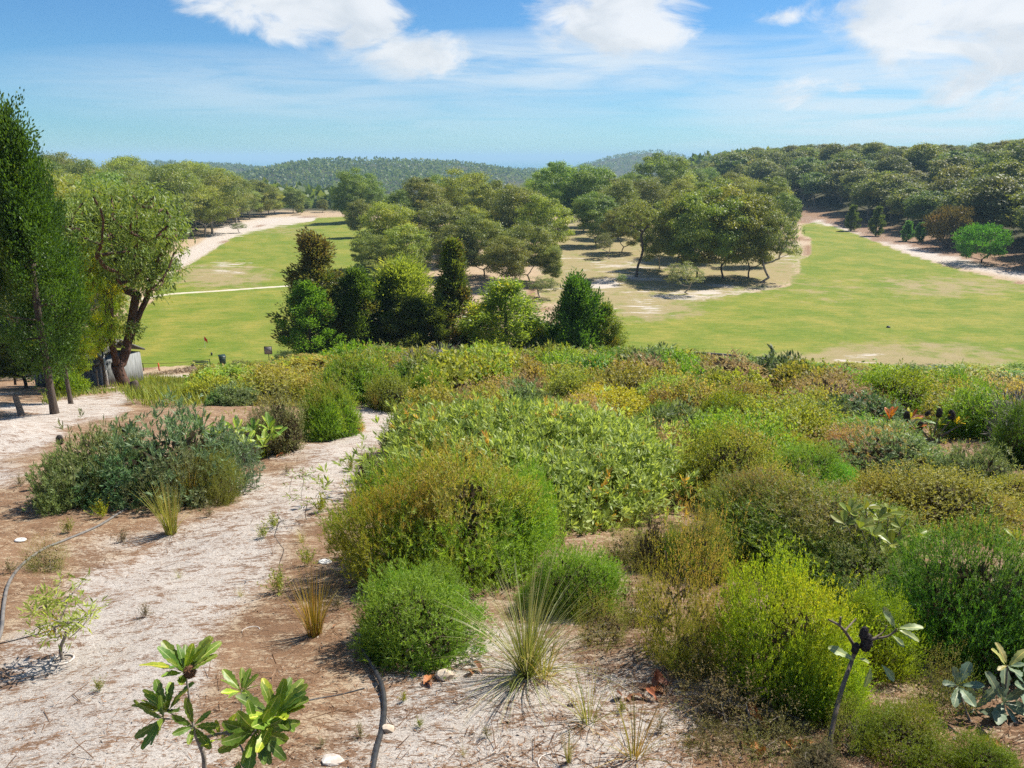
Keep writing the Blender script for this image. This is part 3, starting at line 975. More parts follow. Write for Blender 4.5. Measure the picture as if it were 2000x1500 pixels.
def dome_shrub(seed, R=1.0, H=0.9, tufts=260, per=9, needles=14, L=0.035, W=0.0045, sprig=0.09, mat=None, tipmode='patch', tri=True, lump=0.22, depth=0.30,
               core=2200, corel=0.09, tuft_r=0.13, up=0.5, tipamt=0.8, zlo=-0.1, patch_z=None, wmid=0.5, droop=0.0, openness=0.0):
    """A domed shrub: tufts over a lumpy dome, sprigs in each tuft, small leaves round each sprig, dead twiggy leaf inside."""
    rng = np.random.default_rng(seed)
    fld = dome_field(rng, 40, lump)
    tipf = dome_field(rng, 16, 1.0, 0.42)
    S = np.array([R, R, H])
    td = dome_dirs(rng, tufts, zlo)
    if openness:
        keep = rng.random(tufts) > openness * (0.5 + 0.5 * np.sin(td[:, 0] * 7 + seed) * np.cos(td[:, 1] * 6))
        td = td[keep]
        tufts = len(td)
    trr = (1 + fld(td)) * (1 - depth * rng.random(tufts) ** 2.2)
    trr = trr * (1 + (rng.random(tufts) < 0.10) * rng.uniform(0.06, 0.24, tufts))
    T = td * S * trr[:, None]
    T[:, :2] *= (0.70 + 0.30 * sstep(td[:, 2], 0.0, 0.42))[:, None]
    idx = np.repeat(np.arange(tufts), per)
    n = len(idx)
    nd = nrm(td / S)
    P = T[idx] + rng.normal(size=(n, 3)) * tuft_r * 0.5
    ax = nrm(nd[idx] * 0.75 + np.array([0, 0, up]) + rng.normal(size=(n, 3)) * 0.5)
    P[:, 2] = np.maximum(P[:, 2], 0.02)
    j = np.repeat(np.arange(n), needles)
    m = len(j)
    tt = rng.random((m, 1))
    radial = nrm(rng.normal(size=(m, 3)))
    PP = P[j] + ax[j] * tt * sprig
    D = nrm(ax[j] * (0.55 + 0.5 * tt) + radial * 0.75 + np.array([0, 0, -droop]))
    LL = L * rng.uniform(0.5, 1.6, m)
    NN = nd[idx][j] * 1.0 + np.array([0, 0, 0.25]) + rng.normal(size=(m, 3)) * 0.38
    cv = rng.random(tufts)
    v = np.clip(0.45 * cv[idx][j] + 0.3 * rng.random(n)[j] + 0.25 * rng.random(m), 0, 1)
    tf = np.clip(tipf(td) * 1.6 + 0.10 * rng.normal(size=tufts), 0, 1) * tipamt
    if tipmode == 'top':
        tf = np.maximum(tf * 0.4, np.clip((T[:, 2] / H - 0.62) * 2.6 + 0.3 * rng.normal(size=tufts), 0, 1) * tipamt)
    elif tipmode == 'dots':
        tf = (rng.random(tufts) < 0.05) * rng.uniform(0.5, 1.0, tufts) * tipamt
    tip = tf[idx][j] * (0.35 + 0.65 * rng.random(m))
    mb = MB()
    if tri:
        mb.tris(needle_tris(PP, D, LL, W, rng, NN), v, tip)
    else:
        mb.quads(leaf_quads(PP, D, LL, W * (LL / L), rng, wmid, NN), v, tip)
    fol = mb.mesh('shrub_foliage', mat or M_NEED)
    cm = None
    if core:
        cd = dome_dirs(rng, core, 0.0)
        CPt = cd * S * ((1 + fld(cd)) * rng.uniform(0.45, 0.80, core))[:, None]
        CPt[:, :2] *= (0.70 + 0.30 * sstep(cd[:, 2], 0.0, 0.42))[:, None]
        Dc = nrm(cd * 0.5 + rng.normal(size=(core, 3)))
        k = MB()
        k.quads(leaf_quads(CPt, Dc, 1.35 * corel * rng.uniform(0.6, 1.5, core), corel * 0.62, rng), rng.random(core), rng.random(core) * 0.6)
        cm = k.mesh('inner_twigs', M_CORE)
    return fol, cm

PROTO = {}
def proto(key, maker):
    if key not in PROTO:
        PROTO[key] = maker()
    return PROTO[key]

def shrub_proto(kind, lod, var):
    """(foliage, inner twigs, stems, nominal radius, nominal height); lod 0 close, 1 middle, 2 far."""
    sd_ = {'needle': 11, 'heath': 21, 'bank': 31, 'bankg': 41, 'yellow': 51, 'dry': 61, 'grey': 71, 'rush': 81, 'twiggy': 91, 'reedy': 95}[kind] * 100 + lod * 10 + var
    R, H = 1.0, 0.85
    f = (1.0, 2.2, 4.2)[lod]
    tu = (500, 200, 110)[lod]
    if kind == 'needle':
        fol = dome_shrub(sd_, R, H, int(tu * 1.3), 10, (14, 8, 6)[lod], 0.038 * f, 0.0095 * f, 0.10 * min(f, 2), M_NEED, 'top' if var % 2 == 0 else 'patch', True, 0.24, 0.3, 1600 // (lod + 1), 0.085 * f ** .5, 0.15 * f ** .3, 0.30, 0.75 if var % 2 == 0 else 0.30, openness=0.16)
    elif kind == 'heath':
        fol = dome_shrub(sd_, R, H, tu, 9, (10, 6, 5)[lod], 0.025 * f, 0.0145 * f, 0.11 * min(f, 2), M_HEATH, 'patch', False, 0.18, 0.32, 1800 // (lod + 1), 0.085 * f ** .5, 0.16 * f ** .3, 0.35, 0.5)
    elif kind == 'bank':
        fol = dome_shrub(sd_, R, H, (300, 200, 110)[lod], (4, 4, 4)[lod], (11, 7, 6)[lod], 0.075 * f ** .7, 0.019 * f ** .8, 0.05, M_BANK, 'dots', False, 0.16, 0.28, 1200, 0.11, 0.18, 0.75, 0.9, wmid=0.62)
    elif kind == 'bankg':
        fol = dome_shrub(sd_, R, H, (260, 190, 110)[lod], 4, (11, 8, 6)[lod], 0.085 * f ** .7, 0.017 * f ** .8, 0.05, M_BANKG, 'dots', False, 0.20, 0.34, 900, 0.11, 0.2, 0.45, 0.3, wmid=0.6)
    elif kind == 'yellow':
        fol = dome_shrub(sd_, R, H, int(tu * 1.5), 9, (13, 8, 6)[lod], 0.030 * f, 0.010 * f, 0.12 * min(f, 2), M_YEL, 'patch', False, 0.2, 0.34, 1200 // (lod + 1), 0.08 * f ** .5, 0.18 * f ** .3, 0.30, 0.6)
    elif kind == 'dry':
        fol = dome_shrub(sd_, R, H, tu, 7, (9, 6, 5)[lod], 0.028 * f, 0.007 * f, 0.14 * min(f, 2), M_DRY, 'patch', False, 0.25, 0.5, 1500 // (lod + 1), 0.11 * f ** .5, 0.18, 0.6, 0.8)
    elif kind == 'grey':
        fol = dome_shrub(sd_, R, H, tu, 5, (6, 4, 4)[lod], 0.10 * f ** .6, 0.006 * f, 0.12, M_GREY, 'patch', False, 0.25, 0.6, 700, 0.10, 0.2, 0.7, 0.5)
    elif kind == 'twiggy':
        fol = dome_shrub(sd_, R, H, int(tu * 0.8), 8, (10, 7, 5)[lod], 0.024 * f, 0.0085 * f, 0.15 * min(f, 2), M_HEATH, 'patch', False, 0.3, 0.6, 500 // (lod + 1), 0.08, 0.2, 0.75, 0.8, openness=0.3)
    else:
        fol = dome_shrub(sd_, R, H, tu, 8, 8, 0.05 * f, 0.006 * f, 0.15, M_RUSH, 'patch', True, 0.2, 0.4, 600, 0.09, 0.15, 1.3, 0.6)
    st = shrub_stems(sd_ + 7, R * 0.95, H * 0.95, 16 if lod == 0 else 9, 0.016, M_GREYSTEM if kind in ('grey', 'dry', 'twiggy') else M_STEM)
    return (*fol, st, R, H)

def blade_tuft(seed, n=120, L=0.6, W=0.006, spread=0.5, arch=0.5, segs=4, mat=None, dead=0.15, base=0.05, Lvar=0.4, v0=0.0):
    """Grass: bent blades that narrow to a tip."""
    rng = np.random.default_rng(seed)
    ph = rng.uniform(0, 6.283, n)
    ti = np.abs(rng.normal(0, spread, n))
    ln = L * rng.uniform(1 - Lvar, 1 + Lvar * 0.6, n)
    b = np.stack([np.cos(ph), np.sin(ph), 0 * ph], 1)
    start = b * base * rng.random((n, 1)) ** 0.5
    start[:, 2] = -0.01
    pts = [start]
    cur = start.copy()
    for k in range(segs):
        a = ti + arch * ((k + 0.5) / segs) * (0.4 + 1.2 * ti) * 1.6
        d = b * np.sin(a)[:, None] + np.array([0, 0, 1.0]) * np.cos(a)[:, None]
        cur = cur + d * (ln / segs)[:, None]
        pts.append(cur.copy())
    side = np.stack([-np.sin(ph), np.cos(ph), 0 * ph], 1)
    side = nrm(side + rng.normal(size=(n, 3)) * 0.4)
    mb = MB()
    v = np.clip(rng.random(n) + v0, 0, 1)
    tip = (rng.random(n) < dead) * rng.uniform(0.4, 1, n)
    for k in range(segs):
        w0 = W * (1 - (k / segs) ** 1.5) / 2
        w1 = W * (1 - ((k + 1) / segs) ** 1.5) / 2
        A, B = pts[k], pts[k + 1]
        mb.quads(np.stack([A - side * w0, A + side * w0, B + side * max(w1, 0.0004), B - side * max(w1, 0.0004)], 1), v, np.clip(tip + 0.25 * (k / segs), 0, 1))
    return mb.mesh('grass_blades', mat or M_RUSH)

def saw_leaf(seed, L=1.0, W=0.30, teeth=True, curl=0.25, fold=0.18, wave=0.03, st=11):
    """One leaf, 1 long: midrib, toothed or plain margin, folded and curled."""
    rng = np.random.default_rng(seed)
    V, F, vv, tt = [], [], [], []
    for k in range(st + 1):
        t = k / st
        w = W / 2 * (math.sin(math.pi * min(1, t * 0.80 + 0.02) ** 1.25) ** 0.8 if t < 1 else 0.04)
        if t < 0.12:
            w = W * 0.05
        if t > 0.9:
            w = W / 2 * (0.62 if t < 0.99 else 0.3)
        if teeth and 0.12 < t < 0.97:
            w *= 1.0 if k % 2 == 0 else 0.78
        z = -curl * t * t * 0.5
        wv = wave * math.sin(9 * t + seed)
        V += [[t * L, w, z + fold * w * 2 + wv], [t * L, 0, z], [t * L, -w, z + fold * w * 2 - wv]]
        if k < st:
            a = k * 3
            F += [[a, a + 1, a + 4, a + 3], [a + 1, a + 2, a + 5, a + 4]]
    return np.array(V), np.array(F)

def leaf_mesh(name, seed, mat, **kw):
    V, F = saw_leaf(seed, **kw)
    # split each half so that the midrib strip can be told by 'v'
    mb = MB()
    n = len(V) // 3
    V2 = []
    for k in range(n):
        a, m_, b = V[k * 3], V[k * 3 + 1], V[k * 3 + 2]
        V2 += [a, m_ + (a - m_) * 0.07, m_ + (b - m_) * 0.07, b]
    F2, vv, tt = [], [], []
    for k in range(n - 1):
        c = k * 4
        for j, q in ((0, 0.6), (1, 0.0), (2, 0.6)):
            F2.append([c + j, c + j + 1, c + 4 + j + 1, c + 4 + j])
            vv.append(q)
            tt.append(max(0.0, (k / n - 0.55) * 1.4) if j != 1 else 0)
    mb.add(V2, F2, vv, tt)
    return mb.mesh(name, mat, smooth=True)

# ------------------------------------------------------------------ labels that tell plants apart by what they stand beside
USED = set()
MARKS = []          # (px, py, short name)

def mark(px, py, name):
    MARKS.append((px, py, name))

def autolabel(desc, px, py, tail='', ky=2.2, marks=None):
    ms = sorted(marks or MARKS, key=lambda m: math.hypot(px - m[0], (py - m[1]) * ky))
    for near in range(0, 9):
        for k in range(min(len(ms), 14)):
            lx, ly, nm = ms[k]
            dx, dy = px - lx, (py - ly) * ky
            d = math.hypot(dx, dy)
            if d < 4:
                continue
            if abs(dx) > 2 * abs(dy):
                rel = 'left of' if dx < 0 else 'right of'
            elif abs(dy) > 2 * abs(dx):
                rel = 'behind' if dy < 0 else 'in front of'
            else:
                rel = ('behind and ' if dy < 0 else 'in front and ') + ('left of' if dx < 0 else 'right of')
            q = ['', 'just ', 'a little way ', 'some way ', 'well '][near if near < 5 else 0]
            l = ' '.join((desc + ' ' + q + rel + ' ' + nm + (' ' + tail if tail else '')).split())
            n = len(l.split())
            if 4 <= n <= 16 and l not in USED:
                USED.add(l)
                return l
    return desc + ' ' + tail

# ------------------------------------------------------------------ trees
def plant_tree(name, pr, loc, H, Hn, rz, label, group=None, wide=1.0, tint=(1, 1, 1), cat='tree'):
    s = H / Hn
    t = TH(name, label, cat, loc, rz, group, (s * wide, s * wide, s))
    O('trunk', pr[0], t)
    O('crown', pr[1], t, tint)
    return t

def by_top(px, top, Y):
    """Ground point and height of something whose top shows at (px, top) at depth Y."""
    p = PT(px, top, Y)
    z = float(hz(p[0], p[1]))
    return np.array([p[0], p[1], z - 0.05]), max(0.3, p[2] - z)

RT = np.random.default_rng(5)
EUC = [euc_proto(100 + i, 18, (0.36, 0.42, 0.34, 0.40, 0.36, 0.44)[i], (0.16, 0.13, 0.2, 0.15, 0.22, 0.12)[i], (62, 70, 54, 66, 58, 72)[i], 480, 0.44, 0.18, (1.95, 1.85, 1.9, 1.9, 1.8, 1.85)[i],
                  (RT.normal() * 0.6, RT.normal() * 0.6), 6, M_EUC, (M_PALEBARK, M_BARK, M_PALEBARK, M_BARK, M_PALEBARK, M_BARK)[i], 0.57, 0.415, -0.92, 0.22, r_base=0.19) for i in range(6)]
FOR = [euc_proto(200 + i, 15, (0.36, 0.32, 0.40, 0.34)[i], 0.25, 40, 220, 0.66, 0.32, 1.85, (0, 0), 4, M_EUCD, M_PALEBARK, 0.58, 0.38, -0.6, 0.25) for i in range(4)]
LEFTF = [euc_proto(240 + i, 16, (0.36, 0.33, 0.40, 0.35)[i], 0.22, 46, 430, 0.40, 0.16, 1.75, (0.3, 0), 5, M_EUC, M_PALEBARK, 0.56, 0.40, -0.7, 0.3, lobes=12) for i in range(4)]
print('tree shapes', round(time.time() - T0, 1))

for px_, py_, nm in ((780, 560, 'the pale feathery sheoak'), (880, 560, 'the brown-green cypress cone'), (610, 560, 'the rusty-topped cypress'), (1130, 610, 'the dense dark green bush by the heath edge'),
                     (1250, 520, 'the leaning bare trunk'), (1510, 500, 'the grey vase-shaped tree'), (690, 380, 'the tall white-trunked tree'), (1195, 500, 'the dark stump shrub on the sand'),
                     (480, 430, 'the sandy bank of the far fairway'), (1350, 540, 'the grey bush under the eucalypts'), (1080, 450, 'the sandy gap between the clumps'), (1600, 430, 'the head of the right fairway'), (1300, 300, 'the round tree against the hill')):
    MARKS.append((px_, py_, nm))
TREEMARKS = list(MARKS)
MARKS.clear()

GREENS = {'olive': (1.0, 0.96, 0.9), 'deep green': (0.82, 0.95, 0.85), 'yellow-green': (1.32, 1.22, 0.8), 'dull olive': (0.95, 0.93, 0.95), 'fresh green': (0.95, 1.12, 0.85)}
def euc(px, top, Y, wide, g, v, what='eucalypt', label=None, group='eucalypts in the clump between the fairways', protos=EUC):
    loc, H = by_top(px, top, Y)
    gx, gy, _ = project(loc[0], loc[1], loc[2] + H * 0.6)
    lab = label or autolabel(f'{g} {what}', float(gx), float(gy), marks=TREEMARKS, ky=1.4)
    return plant_tree('eucalypt_tree', protos[v % len(protos)], loc, H, 18 if protos is EUC else 16, RT.uniform(0, 6.28), lab, group, wide * 1.12, GREENS[g])

for a in ((745, 400, 172, 1.05, 'yellow-green', 0), (830, 352, 235, 1.0, 'olive', 1), (905, 330, 245, 1.05, 'yellow-green', 2), (872, 398, 178, 1.1, 'dull olive', 3), (955, 350, 215, 1.0, 'olive', 5),
          (1005, 366, 192, 1.0, 'dull olive', 0), (1058, 382, 186, 0.95, 'yellow-green', 4), (945, 424, 160, 1.0, 'olive', 1), (1035, 432, 153, 0.95, 'dull olive', 5), (985, 458, 146, 1.05, 'olive', 3),
          (880, 440, 158, 1.0, 'dull olive', 4), (1078, 482, 150, 0.85, 'olive', 0), (728, 452, 160, 0.9, 'olive', 5), (800, 438, 156, 1.05, 'yellow-green', 3), (850, 342, 268, 1.0, 'fresh green', 2),
          (930, 342, 270, 1.0, 'olive', 0), (1015, 372, 235, 1.0, 'fresh green', 1), (775, 372, 230, 0.95, 'deep green', 4), (700, 388, 240, 0.85, 'olive', 3), (915, 398, 195, 1.0, 'yellow-green', 5)):
    euc(*a)
euc(683, 328, 292, 0.82, 'fresh green', 2, label='tall eucalypt with white trunks at the far end of the left fairway')
euc(722, 340, 300, 0.9, 'deep green', 4, label='darker eucalypt behind the white-trunked one at the far end of the left fairway')
G2 = 'eucalypts at the edge of the right fairway'
for a in ((1322, 378, 163, 0.9, 'olive', 0), (1372, 366, 156, 0.95, 'fresh green', 5), (1428, 362, 158, 0.95, 'yellow-green', 3), (1476, 388, 160, 0.85, 'olive', 1), (1402, 352, 186, 0.9, 'olive', 4),
          (1295, 395, 172, 0.8, 'dull olive', 2), (1345, 372, 190, 0.9, 'yellow-green', 1), (1500, 400, 178, 0.75, 'deep green', 0)):
    euc(*a, group=G2)
G3 = 'trees behind the gap between the clumps'
for a in ((1092, 322, 262, 1.0, 'fresh green', 1), (1142, 326, 255, 1.0, 'deep green', 0), (1182, 338, 275, 1.0, 'olive', 3), (1240, 334, 320, 1.0, 'deep green', 5), (1335, 344, 305, 1.0, 'yellow-green', 2),
          (1362, 338, 350, 1.0, 'deep green', 1), (1212, 352, 232, 0.95, 'olive', 4), (1168, 374, 215, 1.0, 'deep green', 3), (1218, 398, 200, 0.9, 'olive', 5), (1275, 350, 262, 1.0, 'dull olive', 0),
          (1425, 336, 300, 1.0, 'olive', 3), (1462, 346, 285, 0.95, 'yellow-green', 2), (1502, 350, 262, 0.95, 'olive', 1), (1532, 374, 245, 0.8, 'deep green', 5), (1120, 345, 300, 1.0, 'olive', 2), (1050, 340, 330, 1.0, 'fresh green', 3),
          (1390, 330, 390, 1.1, 'deep green', 0), (1450, 322, 420, 1.1, 'olive', 4)):
    euc(*a, group=G3)
euc(1308, 296, 335, 0.95, 'fresh green', 5, label='tall round-headed eucalypt standing above the others against the far hill', group=None)
G4 = 'trees closing the far end of the left fairway'
for a in ((532, 372, 335, 1.0, 'yellow-green', 1), (568, 364, 345, 1.15, 'dull olive', 3), (600, 392, 360, 1.1, 'deep green', 0), (628, 388, 350, 0.9, 'dull olive', 5), (655, 398, 352, 0.9, 'olive', 2), (505, 352, 322, 1.1, 'olive', 4), (585, 398, 335, 0.9, 'olive', 1)):
    euc(*a, group=G4)

def poisson(rng, x0, x1, y0, y1, rad, n=4000, ok=None):
    pts = []
    for _ in range(n):
        p = np.array([rng.uniform(x0, x1), rng.uniform(y0, y1)])
        if ok is not None and not ok(p):
            continue
        r = rad(p) if callable(rad) else rad
        if pts and np.min(np.linalg.norm(np.array(pts) - p, axis=1)) < r:
            continue
        pts.append(p)
    return np.array(pts)

# the forest along the left of the left fairway
SKY_L = ([-100, 60, 100, 200, 290, 400, 440, 480, 540, 600], [310, 306, 300, 294, 298, 302, 322, 346, 370, 390])
rl = np.random.default_rng(17)
def edge_l(y):
    return np.interp(y, [70, 110, 150, 183, 230, 283, 340], [-42, -60, -75, -86, -93, -101, -100])
pl = poisson(rl, -230, -45, 78, 335, lambda p: 8.5 if p[0] > edge_l(p[1]) - 22 else 12.5, 5000, lambda p: p[0] < edge_l(p[1]) and p[0] > -0.74 * p[1] - 4)
pl = pl[np.argsort(pl[:, 1])]
for k, (x, y) in enumerate(pl):
    z = float(hz(x, y))
    px, _, _ = project(x, y, z)
    top = np.interp(float(px), *SKY_L) + abs(rl.normal()) * 10 + (10 if x > edge_l(y) - 9 else 0)
    zt = PT(px, top, y)[2]
    H = min(zt - z, rl.uniform(15, 23))
    if H < 5:
        continue
    front = x > edge_l(y) - 10
    g = ('olive', 'deep green', 'dull olive', 'yellow-green', 'olive')[k % 5]
    lab = autolabel(g + ' eucalypt leaning over the sandy bank', float(px), float(project(x, y, z + 8)[1]), marks=TREEMARKS, ky=1.4) if front and y > 120 else \
        f'{g} eucalypt crown ' + ('on the skyline' if top < np.interp(float(px), *SKY_L) + 6 else 'in the middle') + ' of the forest beside the left fairway'
    plant_tree('eucalypt_tree', LEFTF[k % 4], (x, y, z - 0.05), H, 16, rl.uniform(0, 6.28), lab, 'forest beside the left fairway', 1.12, GREENS[g])

# the forest on the hill at the right
SKY_R = ([1340, 1370, 1400, 1470, 1550, 1600, 1660, 1700, 1740, 1800, 1900, 1960, 2000, 2200], [330, 318, 302, 287, 284, 277, 281, 276, 284, 281, 279, 270, 265, 262])
rr_ = np.random.default_rng(23)
def edge_r(y):
    return np.interp(y, [90, 150, 204, 306, 380, 470, 600], [118, 122, 128, 136, 138, 100, 110])
pr_ = poisson(rr_, 108, 360, 110, 600, lambda p: 9.5 if p[0] < edge_r(p[1]) + 16 else 14.0, 6000, lambda p: p[0] > edge_r(p[1]) and p[0] < 0.74 * p[1] + 6 and (p[0] < 215 or p[1] > 250) and p[0] < 300)
pr_ = pr_[np.argsort(pr_[:, 1])]
nr_ = 0
RMARKS = [(1668, 430, 'the left dark upright conifer'), (1717, 435, 'the right dark upright conifer'), (1788, 455, 'the two small green conifers'), (1863, 440, 'the purplish brown tree'), (1931, 475, 'the bright green bush tree'), (1559, 415, 'the small dark conifer')]
for k, (x, y) in enumerate(pr_):
    z = float(hz(x, y))
    px, _, _ = project(x, y, z)
    top = np.interp(float(px), *SKY_R) + abs(rr_.normal()) * 6
    H = min(PT(px, top, y)[2] - z, rr_.uniform(12, 18.5))
    if H < 4 or nr_ > 200:
        continue
    nr_ += 1
    front = x < edge_r(y) + 8
    g = ('deep green', 'olive', 'deep green', 'yellow-green', 'olive', 'dull olive')[k % 6]
    lab = (autolabel(g + ' front row eucalypt of the right forest', float(px), float(project(x, y, z + H * 0.5)[1]), marks=RMARKS, ky=1.3) if front else
           f'{g} eucalypt crown ' + ('on the skyline' if top < np.interp(float(px), *SKY_R) + 4 else ('on the lower slope' if x < edge_r(y) + 32 else 'on the middle slope')) + ' of the right hillside forest')
    plant_tree('eucalypt_tree', FOR[k % 4], (x, y, z - 0.05), H, 15, rr_.uniform(0, 6.28), lab, 'front row of the right forest' if front else 'forest on the right hillside', 1.3, GREENS[g])
print('forest trees', len(pl), nr_, round(time.time() - T0, 1))

for k, px in enumerate(range(1345, 1575, 15)):
    top = float(np.interp(px, *SKY_R)) + abs(rr_.normal()) * 3
    loc, H = by_top(px + rr_.uniform(-5, 5), top, rr_.uniform(430, 540))
    g = ('deep green', 'olive', 'deep green', 'yellow-green')[k % 4]
    plant_tree('eucalypt_tree', FOR[k % 4], loc, H, 15, rr_.uniform(0, 6.28), f'{g} eucalypt crown on the far ridge beyond the head of the right fairway', 'far ridge beyond the right fairway', 1.25, GREENS[g])

def build_far_forest():
    rng = np.random.default_rng(61)
    n = 60000
    y = np.exp(rng.uniform(math.log(370), math.log(3000), n))
    a = rng.uniform(-0.52, 0.36, n)
    x = a * y
    z = hz(x, y)
    near_fair = (y < 600) & (x > 100)
    px, py, zc = project(x, y, z + 7)
    # what stands in front hides anything lower than this
    lim = np.interp(px, [300, 460, 520, 640, 690, 760, 1050, 1150, 1300, 1400, 1500], [330, 350, 380, 402, 380, 362, 340, 328, 320, 315, 300])
    ok = (py < lim + 8) & (z > -58) & ~near_fair
    x, y, z = x[ok], y[ok], z[ok]
    keep = np.ones(len(x), bool)
    # thin to about one crown per cell
    cell = np.stack([np.floor(x / 5.5), np.floor(y / 7.0)], 1).astype(np.int64)
    _, ui = np.unique(cell[:, 0] * 100003 + cell[:, 1], return_index=True)
    x, y, z = x[ui], y[ui], z[ui]
    if len(x) > 9000:
        s = rng.choice(len(x), 9000, replace=False)
        x, y, z = x[s], y[s], z[s]
    H = rng.uniform(6, 11, len(x))
    C = np.stack([x, y, z + H * 0.62], 1)
    R = rng.uniform(3.0, 5.2, len(x))
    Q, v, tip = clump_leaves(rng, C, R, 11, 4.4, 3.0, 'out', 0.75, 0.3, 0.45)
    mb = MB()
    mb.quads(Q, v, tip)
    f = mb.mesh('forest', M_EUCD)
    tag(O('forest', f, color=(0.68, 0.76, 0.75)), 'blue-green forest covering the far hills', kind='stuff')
    print('far forest crowns', len(x))
build_far_forest()

# ------------------------------------------------------------------ cypresses and bushes at the far edge of the heath
def conifer(px, top, Y, half, pr, Hn, Rn, label, tint=(1, 1, 1), rz=None, name='cypress_tree', group=None, base_drop=0.0):
    loc, H = by_top(px, top, Y)
    r = half * mpp(loc)
    s = H / Hn
    t = TH(name, label, 'tree', loc, RT.uniform(0, 6.28) if rz is None else rz, group, (r / Rn, r / Rn, s))
    O('trunk', pr[0], t)
    O('crown', pr[1], t, tint)
    return t
C_A = conifer_proto(301, 9, 2.3, 110, 200, 0.24, 0.085, 0.55, 0.08, M_CYP, 1.15, 0.1, True, fat=0.36)
C_B = conifer_proto(302, 8, 2.2, 100, 200, 0.24, 0.085, 0.6, 0.04, M_CYP, 0.9, 0.04, fat=0.4)
C_C = conifer_proto(303, 9, 1.9, 140, 170, 0.23, 0.08, 0.45, 0.02, M_CYP, 1.3, 0.22, fat=0.22, spread_up=0.75)
C_S = conifer_proto(304, 9, 2.4, 105, 240, 0.36, 0.05, 0.68, 0.10, M_CAS, 0.62, 0.1, fat=0.55, spread_up=0.75, stretch=1.7)
C_W = conifer_proto(305, 7, 2.3, 90, 200, 0.24, 0.075, 0.55, 0.08, M_WAT, 0.75, 0.18, fat=0.42, mode='out')
C_D = conifer_proto(306, 5.5, 1.9, 120, 200, 0.25, 0.075, 0.48, 0.01, M_CYPG, 0.55, 0.05, fat=0.35, spread_up=0.85, stretch=1.9)
YC = 61
conifer(612, 468, YC, 84, C_A, 9, 2.3, 'broad cypress with rusty brown top, leftmost in the row behind the heath', rz=0.0)
conifer(598, 552, YC - 2.5, 56, C_B, 8, 2.2, 'fresh green bushy cypress in front of the rusty-topped cypress', (1.5, 2.1, 1.2))
conifer(694, 528, YC, 62, C_B, 8, 2.2, 'dark green cypress between the rusty-topped cypress and the pale sheoak', (0.95, 1.15, 0.9))
conifer(745, 560, YC + 2, 48, C_D, 5.5, 1.9, 'deep green bush at the left foot of the pale sheoak', (0.8, 0.8, 0.75))
conifer(784, 522, YC + 3, 92, C_S, 9, 2.4, 'pale yellow-green feathery sheoak in the row behind the heath', (1.12, 1.2, 1.2), name='sheoak_tree')
conifer(800, 585, YC, 60, C_B, 8, 2.2, 'dark low bush shading the ground under the pale sheoak', (1.2, 1.2, 1.1))
conifer(884, 478, YC + 1, 68, C_C, 9, 1.9, 'tall brown-green cypress with a pointed cone shape', (1.25, 1.2, 1.1))
conifer(850, 600, YC - 1, 45, C_B, 8, 2.2, 'small dark cypress against the left of the pointed brown-green cypress', (1.1, 1.05, 0.9))
conifer(990, 556, YC - 1, 82, C_W, 7, 2.3, 'open yellow-green wattle with a slim dark trunk behind the heath', (1.15, 1.12, 1.1), name='wattle_tree')
conifer(945, 600, YC + 2, 55, C_W, 7, 2.3, 'duller green wattle bush between the pointed cypress and the open wattle', (0.75, 0.8, 0.9), name='wattle_tree')
conifer(1128, 554, YC - 2, 62, C_D, 5.5, 1.9, 'dense dark green upright bush at the end of the row behind the heath', (0.75, 0.78, 0.75))
conifer(1186, 598, YC - 2, 40, C_W, 7, 2.3, 'yellowish bush leaning on the right of the dense dark green bush', (0.85, 0.85, 0.8), name='wattle_tree')
conifer(1040, 628, YC - 1, 42, C_D, 5.5, 1.9, 'small dull green bush between the open wattle and the dense dark bush', (1.1, 1.0, 1.1))
# the tall dark trees at the left edge
C_L1 = conifer_proto(310, 12, 2.3, 100, 480, 0.17, 0.080, 0.62, 0.20, M_CYPG, 0.85, 0.06, fat=0.3, spread_up=0.60, stretch=2.3, sides=8)
C_L2 = conifer_proto(311, 10, 1.9, 80, 460, 0.17, 0.080, 0.58, 0.24, M_CYPG, 0.7, 0.10, fat=0.4, spread_up=0.55, stretch=2.3, sides=8)
def at_base(px, py, top):
    g = G(px, py)
    return top, g[1]
gA = G(2, 806)
conifer(2, 235, gA[1], 118, C_L1, 12, 3.5, 'tallest dark green cypress, cut off by the left edge of the view', (0.70, 0.76, 0.72))
gB = G(70, 795)
conifer(58, 330, gB[1] + 1.5, 74, C_L2, 10, 3.2, 'dark green cypress with a thick trunk beside the tallest cypress', (0.66, 0.70, 0.68))
W_L = euc_proto(320, 9, 0.30, 0.2, 85, 260, 0.24, 0.062, 0.62, (0, 0), 6, M_WAT, M_BARK, 0.56, 0.44, -0.9, 0.25, lobes=8, flat=0.9)
loc, H = by_top(158, 456, 36)
plant_tree('wattle_tree', W_L, loc, H, 9, 0.4, 'bright yellow-green drooping wattle between the dark cypresses and the forked eucalypt', None, 0.55, (2.1, 1.85, 0.9))
loc, H = by_top(112, 612, 33)
plant_tree('wattle_tree', W_L, loc, H, 9, 2.6, 'lower lime-leaved wattle hanging over the thick cypress trunk', None, 0.95, (1.6, 1.6, 0.9))
loc, H = by_top(150, 655, 42)
plant_tree('wattle_tree', W_L, loc, H, 9, 4.4, 'dull brownish bush in front of the grey shed', None, 0.8, (0.45, 0.40, 0.5))
loc, H = by_top(28, 640, 36)
plant_tree('wattle_tree', W_L, loc, H, 9, 5.2, 'dark leafy bush in the shade behind the cypress trunks', None, 1.5, (0.35, 0.42, 0.4))

